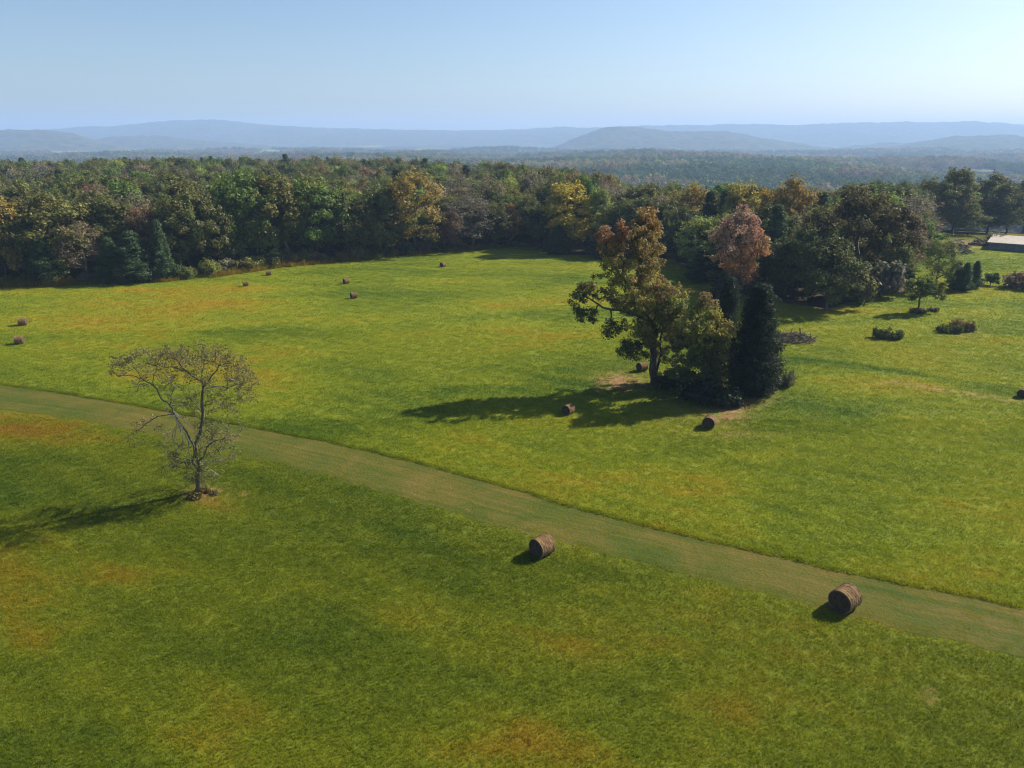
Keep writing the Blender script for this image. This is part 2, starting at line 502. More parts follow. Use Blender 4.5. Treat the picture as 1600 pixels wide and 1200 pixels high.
ridge('hills', 'low blue wooded hill at the far left edge of the valley', 4300, [(-400, 232), (-200, 212), (-60, 205), (0, 203), (70, 204), (110, 209), (150, 219), (200, 229), (240, 234)], 900, 33)
ridge('hills', 'small blue hill in front of the left ridge', 4900, [(60, 236), (130, 222), (180, 214), (225, 211), (260, 213), (330, 221), (420, 228), (520, 236)], 800, 45)
ridge('hills', 'twin-humped blue hill right of the centre of the valley', 4500,
      [(820, 238), (870, 229), (910, 212), (940, 201), (965, 197), (1000, 200), (1050, 205), (1095, 206), (1130, 205), (1160, 209), (1200, 217), (1260, 226), (1330, 236)], 900, 57)
ridge('hills', 'low blue hill rising toward the right edge of the valley', 4000, [(1330, 240), (1390, 230), (1440, 221), (1490, 214), (1545, 211), (1600, 213), (1700, 216), (1850, 225), (2000, 240)], 850, 69)

ridge('hills', 'long low swell of woods left of centre under the far ridge', 5200, [(280, 240), (400, 232), (500, 229), (620, 231), (740, 235), (840, 240)], 700, 81)
ridge('hills', 'small blue knoll between the twin hill and the right-hand hill', 4600, [(1260, 240), (1330, 229), (1385, 223), (1430, 225), (1480, 233), (1530, 240)], 600, 93)

# ------------------------------------------------------------------ tree building
def frusta(P0, P1, R0, R1, sides):
    """separate tapered tubes for every segment"""
    n = len(P0)
    if n == 0: return np.zeros((0, 3)), np.zeros((0, 4), int)
    d = P1 - P0; L = np.linalg.norm(d, axis=1)[:, None] + 1e-9; d = d / L
    ref = np.where(np.abs(d[:, 2:3]) > 0.9, np.array([[1., 0, 0]]), np.array([[0, 0, 1.]]))
    a = np.cross(d, ref); a /= np.linalg.norm(a, axis=1)[:, None]
    b = np.cross(d, a)
    th = np.arange(sides) / sides * 2 * np.pi
    ring = a[:, None, :] * np.cos(th)[None, :, None] + b[:, None, :] * np.sin(th)[None, :, None]
    V0 = P0[:, None, :] + ring * R0[:, None, None]
    V1 = (P1 + d * R1[:, None] * 0.4)[:, None, :] + ring * R1[:, None, None]
    V = np.concatenate([V0, V1], 1).reshape(-1, 3)
    k = np.arange(sides); k2 = (k + 1) % sides
    f = np.stack([k, k2, k2 + sides, k + sides], 1)
    F = (f[None] + (np.arange(n) * 2 * sides)[:, None, None]).reshape(-1, 4)
    return V, F

class Skel:
    def __init__(self, root):
        self.P = [np.array(root, float)]; self.par = [-1]; self.tip = []
    def add(self, p, par):
        self.P.append(np.array(p, float)); self.par.append(par); return len(self.P) - 1
    def chain(self, pts, par):
        for p in pts: par = self.add(p, par)
        return par
    def grow_to(self, target, g, nseg=4, sag=0.12, zpen=0.7, first=1, jit=0.06):
        A = np.array(self.P[first:]) if len(self.P) > first else np.array(self.P)
        off = first if len(self.P) > first else 0
        d = target - A
        dist = np.linalg.norm(d, axis=1)
        cost = dist + zpen * np.maximum(0, A[:, 2] - target[2]) * 2.0
        j = int(np.argmin(cost)) + off
        s = self.P[j]; v = target - s; L = np.linalg.norm(v)
        par = j
        for k in range(1, nseg + 1):
            f = k / nseg
            p = s + v * f + np.array([0, 0, 1]) * L * sag * math.sin(f * math.pi) + g.normal(0, 1, 3) * L * jit * (1 if k < nseg else 0)
            par = self.add(p, par)
        self.tip.append(par)
        return par
    def radii(self, rt, base, power=0.42):
        n = len(self.P)
        w = np.zeros(n)
        kids = np.zeros(n, int)
        for i in range(n):
            if self.par[i] >= 0: kids[self.par[i]] += 1
        w[kids == 0] = 1
        for i in range(n - 1, 0, -1): w[self.par[i]] += w[i]
        r = rt * np.maximum(w, 1) ** power
        return r * min(1e9, 1.0) if base is None else rt + (base - rt) * (np.maximum(w, 1) / max(w[0], 1)) ** power
    def tubes(self, rt, base, power=0.45, thick=0.04, flare=1.0, keep=None):
        P = np.array(self.P); par = np.array(self.par); r = self.radii(rt, base, power)
        i = np.arange(1, len(P))
        if keep is not None: i = i[keep[i]]
        p0, p1, r0, r1 = P[par[i]], P[i], np.minimum(r[par[i]], r[i] * 1.5), r[i]
        root = par[i] == 0
        r0 = np.where(root, r[par[i]] * flare, r0)
        big = np.maximum(r0, r1) > thick
        Va, Fa = frusta(p0[big], p1[big], r0[big], r1[big], 7)
        Vb, Fb = frusta(p0[~big], p1[~big], r0[~big], r1[~big], 3)
        return np.concatenate([Va, Vb]), np.concatenate([Fa, Fb + len(Va)])

def leaves(C, R, nper, size, g, squash=0.75, col=None, up=0.25, shell=2.2, aspect=0.6, outw=0.7, centre=None):
    """leaf-sized faces round cluster centres C; col is (n,3) or (3,) colour per cluster"""
    n = len(C)
    nper = np.broadcast_to(np.asarray(nper, int), (n,))
    ci = np.repeat(np.arange(n), nper)
    m = len(ci)
    d = g.normal(0, 1, (m, 3)); d /= np.linalg.norm(d, axis=1)[:, None]
    rr = g.random(m) ** (1 / shell)
    Rv = np.broadcast_to(np.asarray(R, float), (n,))
    p = C[ci] + d * (rr * Rv[ci])[:, None] * np.array([1, 1, squash])
    nv = d * outw + g.normal(0, 1, (m, 3)) * 0.45 + np.array([0, 0, up])
    if centre is not None:
        o = C[ci] - centre; o /= np.linalg.norm(o, axis=1)[:, None] + 1e-6
        nv = nv + o * 0.5
    nv /= np.linalg.norm(nv, axis=1)[:, None]
    a = np.cross(nv, g.normal(0, 1, (m, 3))); a /= np.linalg.norm(a, axis=1)[:, None]
    b = np.cross(nv, a)
    s = size * g.uniform(0.6, 1.35, m)[:, None]
    k1 = g.uniform(-0.25, 0.25, m)[:, None]
    V = np.stack([p - a * s * 0.5, p + b * s * 0.5 * aspect + a * s * k1, p + a * s * 0.5, p - b * s * 0.5 * aspect + a * s * k1], 1).reshape(-1, 3)
    F = np.arange(m * 4).reshape(-1, 4)
    cl = np.broadcast_to(np.asarray((1, 1, 1) if col is None else col, float), (n, 3))
    tint = cl[ci] * (g.uniform(0.72, 1.28, m) * (0.85 + 0.3 * g.random(n))[ci])[:, None]
    tint = tint * (1 + (g.random((n, 3))[ci] - 0.5) * 0.16)
    return V, F, tint

def crown_mesh(name, parts, mat=None):
    V = []; F = []; T = []; o = 0
    for (v, f, tnt) in parts:
        V.append(v); F.append(f + o); T.append(tnt); o += len(v)
    return mesh(name, np.concatenate(V), np.concatenate(F), [mat or LEAF], False, {'tint': ('FLOAT_COLOR', 'FACE', np.concatenate(T))})

def trunk_mesh(name, sk, rt, base, mat, power=0.5, flare=1.25):
    v, f = sk.tubes(rt, base, power, flare=flare)
    return mesh(name, v, f, [mat], True)

# ---- shared tree models: unit built at real size, origin at the foot; returns (trunk mesh, crown mesh, height, width)
def oak_model(seed, h=17, w=12, ncl=60, nper=80, lsz=0.5, clr=1.5, low=0.1, airy=0.0, topf=1.0, bark=BARK, lean=0.0):
    g = np.random.default_rng(seed)
    sk = Skel((0, 0, 0))
    th = h * (low + 0.12)
    j = sk.chain([(g.normal(0, .15), g.normal(0, .15), th * f) for f in (0.33, 0.66, 1.0)], 0)
    top = np.array([lean + g.normal(0, .5), g.normal(0, .5), h * 0.8])
    s = sk.P[j]
    sk.chain([s + (top - s) * f + g.normal(0, .25, 3) for f in (0.25, 0.5, 0.75, 1.0)], j)
    C = []
    lobes = g.normal(0, 1, (9, 3)); lobes /= np.linalg.norm(lobes, axis=1)[:, None]
    lob_a = g.uniform(-0.22, 0.25, 9)
    zc = h * (low + (1 - low) * 0.5); hz = h * (1 - low) * 0.5
    tries = 0
    while len(C) < ncl and tries < 5000:
        tries += 1
        d = g.normal(0, 1, 3); d /= np.linalg.norm(d)
        if d[2] < -0.8: continue
        q = 1 + np.sum(lob_a * np.exp(6 * (lobes @ d - 1)))
        r = g.uniform(0.45, 1.0) ** 0.55 * q
        taper = 1.0 if topf == 1 else (1 - max(0, d[2]) * (1 - topf))
        c = np.array([d[0] * w * 0.5 * r * taper + lean * (0.5 + d[2] * .5), d[1] * w * 0.5 * r * taper, zc + d[2] * hz * r])
        c -= np.sign(c - np.array([0, 0, zc])) * 0
        if c[2] > h - clr * 0.5: c[2] = h - clr * g.uniform(0.5, 1.2)
        if all(np.linalg.norm((c - o)) > clr * 0.62 for o in C): C.append(c)
    C = np.array(C)
    C = C[np.argsort(np.linalg.norm(C - np.array([0, 0, th]), axis=1))]
    for c in C: sk.grow_to(c, g, 4, 0.08, first=3)
    R = clr * g.uniform(0.7, 1.25, len(C))
    npl = np.maximum(8, (nper * (R / clr) ** 2 * (1 - airy * g.random(len(C)))).astype(int))
    lv = leaves(C, R, npl, lsz, g, 0.72, None, centre=np.array([0, 0, zc - 1]))
    # twig leaves that break the outline
    ex = C + (C - np.array([0, 0, zc])) / (np.linalg.norm(C - np.array([0, 0, zc]), axis=1)[:, None]) * R[:, None] * 0.9
    lv2 = leaves(ex, R * 0.5, np.maximum(4, npl // 7), lsz * 0.9, g, 0.9)
    return trunk_mesh('trunk', sk, 0.03, h * 0.010 + 0.05, bark), crown_mesh('crown', [lv, lv2]), h, w

def pine_model(seed, h=18, w=7, ncl=46, low=0.35, nper=60, lsz=0.55, cone=0.6):
    g = np.random.default_rng(seed)
    sk = Skel((0, 0, 0))
    sk.chain([(g.normal(0, .1), g.normal(0, .1), h * f) for f in np.linspace(0.08, 0.97, 12)], 0)
    C = []
    for k in range(ncl):
        f = low + (1 - low) * (k + g.random()) / ncl
        q = (f - low) / (1 - low)
        rmax = w * 0.5 * (1 - q) ** cone * (0.55 + 0.45 * min(1, q * 4 + 0.3))
        a = k * 2.39996 + g.normal(0, .35)
        r = rmax * g.uniform(0.45, 1.05)
        C.append((r * math.cos(a), r * math.sin(a), h * f + 0.1 * r))
    C = np.array(C)
    for c in C: sk.grow_to(c, g, 3, -0.03, zpen=0.3, first=2)
    R = (0.45 + 0.10 * w * (1 - (C[:, 2] / h - low) / (1 - low) * 0.6)) * g.uniform(0.8, 1.2, len(C))
    lv = leaves(C, R, (nper * (R / R.mean()) ** 2).astype(int) + 6, lsz, g, 0.5, None, 0.5, aspect=0.35)
    inner = C * np.array([0.55, 0.55, 1]) + np.array([0, 0, -0.1])
    lv2 = leaves(inner, R * 0.8, nper // 3, lsz, g, 0.6, None, 0.4, aspect=0.35)
    return trunk_mesh('trunk', sk, 0.025, h * 0.012 + 0.05, BARK, 0.6), crown_mesh('crown', [lv, lv2]), h, w

def bare_model(seed, h=16, w=9, ncl=70, nper=22, lsz=0.3, low=0.2):
    g = np.random.default_rng(seed)
    tm, cm, _, _ = oak_model(seed, h, w, ncl, nper, lsz, 1.15, low, 0.6, bark=BARK_GREY)
    return tm, cm, h, w

def shrub_model(seed, h=2.2, w=2.6, n=16, nper=60, lsz=0.28, squash=0.9):
    g = np.random.default_rng(seed)
    sk = Skel((0, 0, 0)); sk.add((0, 0, h * 0.12), 0)
    C = []
    for k in range(n):
        a = g.uniform(0, 2 * np.pi); r = w * 0.42 * math.sqrt(g.random())
        C.append((r * math.cos(a), r * math.sin(a), h * (0.25 + 0.6 * g.random() * (1 - (r / (w * 0.5)) ** 2 * 0.7))))
    C = np.array(C)
    for c in C: sk.grow_to(c, g, 3, 0.05, first=1)
    R = w * 0.19 * g.uniform(0.7, 1.3, n)
    lv = leaves(C, R, nper, lsz, g, squash, None, 0.4)
    return trunk_mesh('stem', sk, 0.012, 0.06, BARK, 0.5), crown_mesh('foliage', [lv]), h, w

MODELS = {
    'oak_a': oak_model(1, 17, 13, 95, 120, .62, 1.6), 'oak_b': oak_model(2, 18, 11, 90, 120, .6, 1.5, topf=0.8), 'oak_c': oak_model(3, 16, 14, 100, 120, .62, 1.7), 'oak_d': oak_model(4, 19, 12, 95, 120, .62, 1.55, low=0.16),
    'tall_a': oak_model(5, 19, 8, 80, 110, 0.52, 1.3, 0.08, 0.2, 0.7), 'tall_b': oak_model(6, 18, 7, 75, 105, 0.5, 1.25, 0.08, 0.2, 0.6),
    'loose_a': oak_model(7, 17, 10, 90, 85, 0.5, 1.3, 0.1, 0.5), 'loose_b': oak_model(8, 15, 9, 80, 80, 0.48, 1.2, 0.08, 0.5),
    'bare_a': bare_model(9, 16, 9, 100, 42, .36, .12), 'bare_b': bare_model(10, 15, 8, 90, 42, .36, .12),
    'pine_a': pine_model(11, 18, 8, 64, .28, 90, .6), 'pine_b': pine_model(12, 19, 7.5, 60, 0.35, 90, .6),
    'cone_a': pine_model(13, 11, 8, 110, 0.03, 90, 0.45, 0.7), 'cone_b': pine_model(14, 10, 6.5, 100, 0.03, 90, 0.42, 0.75),
    'shrub_a': shrub_model(15, n=22, nper=80, lsz=.3), 'shrub_b': shrub_model(16, 1.8, 3.0, 26, 80, .3), 'shrub_c': shrub_model(17, 2.6, 2.2, 20, 80, .28),
}
COLS = dict(dark=(0.104, 0.110, 0.028), green=(0.122, 0.169, 0.031), olive=(0.150, 0.146, 0.034), moss=(0.122, 0.134, 0.034), pine=(0.064, 0.105, 0.033), cedar=(0.046, 0.067, 0.026),
            brown=(0.192, 0.134, 0.072), gold=(0.270, 0.195, 0.042), yellow=(0.371, 0.314, 0.033), orange=(0.34, 0.19, 0.055), lime=(0.230, 0.269, 0.053), rust=(0.235, 0.145, 0.066), grey=(0.192, 0.169, 0.108))

def col_jit(c, a=0.15):
    c = np.array(COLS[c] if isinstance(c, str) else c)
    return tuple(c * (1 + rng.uniform(-a, a)) * (1 + rng.uniform(-a, a, 3) * 0.6)) + (1.0,)

def place_tree(kind, model, loc, h, w, colour, label, cat='tree', group=None, rz=None):
    tm, cm, mh, mw = MODELS[model]
    o = link(kind, None, None, tuple(loc))
    o.empty_display_size = 1
    o.rotation_euler = (0, 0, rng.uniform(0, 6.28) if rz is None else rz)
    s = w / mw
    o.scale = (s, s, h / mh)
    shr = model.startswith('shrub')
    link('stem' if shr else 'trunk', tm, o)
    c = link('foliage' if shr else 'crown', cm, o)
    c.color = colour if len(colour) == 4 else (*colour, 1)
    tag(o, label, cat, group)
    return o

def px_tree(kind, model, px, by, ty, wpx, colour, label, cat='tree', group=None, j=0.08, rz=None):
    p = ground_at(px, by)
    top = on_plane(px, ty, p[1])
    h = top[2] - p[2]
    dep = project(p)[2]
    return place_tree(kind, model, p, h, wpx / FPX * dep, col_jit(colour, j), label, cat, group, rz)

FOOT = []      # feet of trees already standing (world), so that fill trees keep clear
LAND = []      # landmarks for the labels: (px, py, phrase)
def front_tree(kind, model, px, by, ty, wpx, colour, label, short=None, **kw):
    o = px_tree(kind, model, px, by, ty, wpx, colour, label, **kw)
    FOOT.append((o.location.x, o.location.y))
    LAND.append((px, ty, short or label))
    return o

# ---- the wood along the far side of the field, left to right
G1 = 'trees along the front of the wood'
FT = [
 ('oak_tree', 'oak_a', 12, 441, 300, 80, 'gold', 'olive gold oak cut by the left edge of the photo'),
 ('oak_tree', 'oak_c', 48, 437, 322, 90, 'dark', 'dark shadowed oak second from the left edge of the wood'),
 ('pine_tree', 'cone_a', 76, 443, 366, 64, 'pine', 'fresh green young pine low at the left end of the wood'),
 ('oak_tree', 'oak_d', 104, 434, 302, 100, 'olive', 'broad olive oak with golden flecks above the leftmost green pine'),
 ('brown_tree', 'bare_a', 138, 440, 345, 62, 'brown', 'thin brown half-bare tree between two green pines at the left'),
 ('pine_tree', 'cone_b', 178, 440, 372, 54, 'pine', 'dark green bushy pine left of the pair on the field edge'),
 ('pine_tree', 'cone_a', 214, 440, 362, 76, 'pine', 'widest dark green bushy pine on the left field edge'),
 ('brown_tree', 'loose_b', 236, 428, 322, 52, 'rust', 'small rusty orange tree rising over the dark bushy pines'),
 ('pine_tree', 'cone_b', 258, 437, 345, 44, 'pine', 'slim green pine right of the widest bushy pine'),
 ('oak_tree', 'oak_b', 190, 425, 310, 90, 'moss', 'mossy green oak behind the dark bushy pines'),
 ('oak_tree', 'oak_a', 298, 424, 296, 90, 'moss', 'dull green oak right of the slim green pine'),
 ('oak_tree', 'oak_c', 338, 420, 312, 76, 'dark', 'dark low oak left of the big round green oak'),
 ('young_tree', 'tall_a', 372, 417, 340, 40, 'green', 'slim young green tree under the big round oak'),
 ('oak_tree', 'oak_c', 392, 410, 268, 112, 'green', 'big round green oak, tallest on the left half'),
 ('oak_tree', 'oak_b', 436, 408, 274, 92, 'olive', 'brownish olive oak leaning on the big round green oak'),
 ('young_tree', 'loose_a', 424, 414, 352, 30, 'lime', 'pale green sapling beside the leaning bare trunk'),
 ('oak_tree', 'oak_a', 496, 404, 279, 96, 'green', 'bright green full oak right of the leaning bare trunk'),
 ('oak_tree', 'oak_d', 546, 402, 298, 70, 'dark', 'dark narrow oak right of the bright green oak'),
 ('oak_tree', 'tall_a', 566, 401, 308, 54, 'olive', 'tall olive tree with a visible pale trunk'),
 ('oak_tree', 'oak_b', 598, 398, 292, 76, 'moss', 'mossy oak left of the big golden tree'),
 ('golden_tree', 'loose_a', 650, 395, 267, 92, 'gold', 'big golden brown tree, broadest autumn crown on the field edge'),
 ('young_tree', 'tall_b', 704, 391, 332, 34, 'rust', 'narrow rusty tree just right of the big golden one'),
 ('brown_tree', 'bare_a', 738, 389, 304, 78, 'grey', 'grey brown half-bare tree right of the big golden one'),
 ('oak_tree', 'loose_b', 772, 387, 316, 52, 'moss', 'dull green tree left of the narrow orange tree'),
 ('orange_tree', 'tall_b', 799, 385, 320, 30, 'orange', 'narrow bright orange tree at the far corner of the field'),
 ('oak_tree', 'loose_a', 826, 384, 302, 44, 'moss', 'grey green tree right of the narrow orange tree'),
 ('oak_tree', 'oak_d', 850, 388, 312, 54, 'dark', 'dark oak pressed against the left of the yellow tree'),
 ('yellow_tree', 'oak_b', 886, 392, 286, 82, 'yellow', 'bright yellow tree at the far end of the field'),
 ('yellow_tree', 'tall_a', 938, 394, 294, 40, 'lime', 'slim yellow green tree right of the bright yellow tree'),
 ('cedar_tree', 'cone_a', 872, 397, 352, 50, 'cedar', 'dark cedar below the left of the bright yellow tree'),
 ('cedar_tree', 'cone_a', 945, 402, 352, 64, 'cedar', 'dark cedar below the slim yellow green tree'),
 ('oak_tree', 'oak_a', 990, 396, 306, 84, 'dark', 'dark oak directly behind the orange-topped field tree'),
 ('oak_tree', 'oak_d', 1040, 399, 312, 70, 'moss', 'dark mossy oak right of the orange-topped field tree'),
 ('oak_tree', 'loose_a', 1078, 394, 287, 74, 'gold', 'yellowish olive tree behind the low yellow bush tree'),
 ('yellow_tree', 'loose_b', 1090, 424, 340, 72, 'lime', 'low yellow green bush tree left of the salmon tree'),
 ('oak_tree', 'oak_b', 1150, 404, 286, 72, (0.30, 0.26, 0.045), 'golden olive crown directly above the salmon tree'),
 ('oak_tree', 'oak_d', 1216, 414, 278, 84, 'gold', 'tall tree with orange brown top right of the salmon tree'),
 ('pine_tree', 'pine_a', 1272, 408, 300, 64, 'pine', 'blue green pine between orange-topped tree and the big dark oak'),
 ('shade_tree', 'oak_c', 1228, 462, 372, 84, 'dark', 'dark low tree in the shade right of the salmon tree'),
 ('cedar_tree', 'cone_a', 1095, 440, 384, 60, 'cedar', 'dark low cedar under the low yellow green bush tree'),
 ('cedar_tree', 'cone_a', 1128, 470, 426, 46, 'cedar', 'green cedar between the salmon tree and the field clump'),
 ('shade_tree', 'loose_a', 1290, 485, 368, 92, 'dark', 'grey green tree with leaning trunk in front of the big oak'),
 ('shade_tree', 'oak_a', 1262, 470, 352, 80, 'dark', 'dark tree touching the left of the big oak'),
 ('shrub', 'shrub_a', 1375, 462, 400, 62, 'grey', 'large grey green shrub under the right of the big oak'),
 ('shrub', 'shrub_b', 1325, 470, 420, 80, 'dark', 'dark shrub at the foot of the big oak'),
 ('shrub', 'shrub_c', 1404, 456, 412, 40, 'cedar', 'dark shrub left of the small lawn tree'),
 ('small_tree', 'loose_b', 1462, 452, 374, 52, (0.19, 0.21, 0.045), 'loose pale green tree behind the small lawn tree'),
 ('pine_tree', 'cone_b', 1490, 453, 408, 30, 'pine', 'leftmost of three small dark pines on the lawn'),
 ('pine_tree', 'cone_b', 1504, 455, 411, 30, 'pine', 'middle of three small dark pines on the lawn'),
 ('pine_tree', 'cone_b', 1520, 450, 408, 26, 'pine', 'rightmost of three small dark pines on the lawn'),
 ('shrub', 'shrub_c', 1547, 446, 420, 22, 'pine', 'small lone bush right of the three dark pines'),
 ('shrub', 'shrub_b', 1594, 450, 424, 52, 'brown', 'brownish mound of brush at the right edge of the photo'),
 ('oak_tree', 'oak_c', 1412, 366, 292, 80, 'dark', 'bluish dark oak behind the lawn, left of the tall poplar'),
 ('oak_tree', 'oak_a', 1448, 365, 279, 76, 'dark', 'dark round oak against the left of the tall poplar'),
 ('poplar_tree', 'tall_a', 1488, 366, 262, 52, 'olive', 'tall pale poplar standing above the wood behind the lawn'),
 ('oak_tree', 'loose_a', 1512, 368, 322, 50, 'moss', 'low green tree at the foot of the tall poplar'),
 ('oak_tree', 'oak_d', 1542, 364, 272, 72, 'dark', 'dark oak right of the tall poplar'),
 ('oak_tree', 'loose_b', 1570, 366, 300, 60, 'moss', 'grey green tree behind the pale flat roof'),
 ('oak_tree', 'oak_b', 1598, 364, 282, 64, 'dark', 'dark oak at the right edge behind the pale roof'),
 ('oak_tree', 'oak_b', 1372, 372, 300, 60, 'moss', 'mossy oak right behind the big dark oak crown'),
 ('oak_tree', 'oak_a', 1324, 378, 305, 70, 'dark', 'dark oak hidden behind the left of the big oak crown'),
]
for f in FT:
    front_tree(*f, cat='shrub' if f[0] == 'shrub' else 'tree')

# ---- custom trees traced limb by limb and given depth
def build_custom(kind, base_px, zoom, trunk, ells, label, cat='tree', bark=BARK, rt=0.02, rbase=0.3, lsz=0.25, dens=60, clr=0.55, seed=0, depth=1.0, palette=None, power=0.5, twig=0, squash=0.8, up=0.25, first=1, fill=3.2):
    """zoom=(ox,oy,s): zoomed pixel -> photo pixel. trunk: polylines in zoomed px (first starts at the base). ells: (cx,cy,rx,ry,density,colour,depth offset)"""
    g = np.random.default_rng(seed)
    ox, oy, s = zoom
    B = ground_at(*base_px)
    Y0 = B[1]
    def W(p, dy=0.0):
        return on_plane(ox + p[0] / s, oy + p[1] / s, Y0 + dy) - B
    mpp = project(B)[2] / FPX / s
    sk = Skel((0, 0, -0.15))
    ends = {}
    for li, line in enumerate(trunk):
        pts = line['p']; dy = line.get('d', [0] * len(pts))
        if li == 0:
            par = 0
        else:
            q = W(pts[0], dy[0]); A = np.array(sk.P)
            par = int(np.argmin(np.linalg.norm(A - q, axis=1)))
        prev = sk.P[par]
        for k, p in enumerate(pts[0 if li == 0 else 1:]):
            q = W(p, dy[k + (0 if li == 0 else 1)])
            sub = 3
            for m in range(1, sub + 1):
                par = sk.add(prev + (q - prev) * m / sub + (g.normal(0, 1, 3) * 0.05 * np.linalg.norm(q - prev) if m < sub else 0), par)
            prev = q
    nsk = len(sk.P)
    C = []; K = []; D = []
    for (cx, cy, rx, ry, dn, colr, dd) in ells:
        n = max(2, int(dn * (rx * ry * mpp * mpp) / (clr * clr) * fill))
        for _ in range(n):
            a = g.uniform(0, 2 * np.pi); r = math.sqrt(g.random())
            q = W((cx + rx * r * math.cos(a), cy + ry * r * math.sin(a)), 0)
            hr = math.sqrt(max(0, 1 - r * r)) * rx * mpp * depth
            dy = dd + g.uniform(-1, 1) * hr
            q = W((cx + rx * r * math.cos(a), cy + ry * r * math.sin(a)), dy)
            if q[2] < 0.3: continue
            C.append(q); K.append(palette[colr])
    C = np.array(C); K = np.array(K)
    o = np.argsort(np.array([np.min(np.linalg.norm(np.array(sk.P[:nsk]) - c, axis=1)) for c in C]))
    C, K = C[o], K[o]
    for c in C: sk.grow_to(c, g, 4, 0.06, zpen=0.25, first=min(first, len(sk.P) - 1))
    R = clr * g.uniform(0.6, 1.35, len(C))
    kk = K * (1 + g.uniform(-0.22, 0.22, (len(C), 1)))
    parts = [leaves(C, R, (dens * (R / clr) ** 2).astype(int) + 2, lsz, g, squash, kk, up)]
    root = link(kind, None, None, tuple(B))
    tag(root, label, cat)
    v, f = sk.tubes(rt, rbase, power, flare=1.5)
    link('trunk', mesh('trunk', v, f, [bark], True), root)
    link('crown', crown_mesh('crown', parts), root)
    if twig:
        # fine twigs that leave every cluster
        n = len(C) * twig
        ci = np.repeat(np.arange(len(C)), twig)
        d = g.normal(0, 1, (n, 3)); d[:, 2] = d[:, 2] * 0.7 + 0.1; d /= np.linalg.norm(d, axis=1)[:, None]
        L = R[ci] * g.uniform(0.6, 1.5, n)
        mid = C[ci] + d * (L * 0.5)[:, None] + g.normal(0, 0.04, (n, 3))
        end = C[ci] + d * L[:, None] + g.normal(0, 0.06, (n, 3))
        v1, f1 = frusta(C[ci], mid, np.full(n, rt * 0.8), np.full(n, rt * 0.6), 3)
        v2, f2 = frusta(mid, end, np.full(n, rt * 0.6), np.full(n, rt * 0.3), 3)
        tw = link('twigs', mesh('twigs', np.concatenate([v1, v2]), np.concatenate([f1, f2 + len(v1)]), [bark]), root)
        tw['kind'] = 'stuff'
    FOOT.append((B[0], B[1]))
    return root, W, sk

PAL = {k: np.array(v) for k, v in COLS.items()}
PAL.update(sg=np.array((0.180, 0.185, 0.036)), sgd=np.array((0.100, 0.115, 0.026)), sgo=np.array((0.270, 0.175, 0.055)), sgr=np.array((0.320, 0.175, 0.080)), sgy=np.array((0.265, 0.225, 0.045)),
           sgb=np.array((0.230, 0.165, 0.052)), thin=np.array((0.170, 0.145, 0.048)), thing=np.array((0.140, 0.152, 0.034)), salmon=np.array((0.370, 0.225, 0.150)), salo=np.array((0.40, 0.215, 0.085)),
           oak=np.array((0.075, 0.064, 0.026)), oakl=np.array((0.115, 0.096, 0.036)), mid=np.array((0.185, 0.190, 0.036)), lawn=np.array((0.170, 0.200, 0.034)), lawnd=np.array((0.085, 0.120, 0.022)))


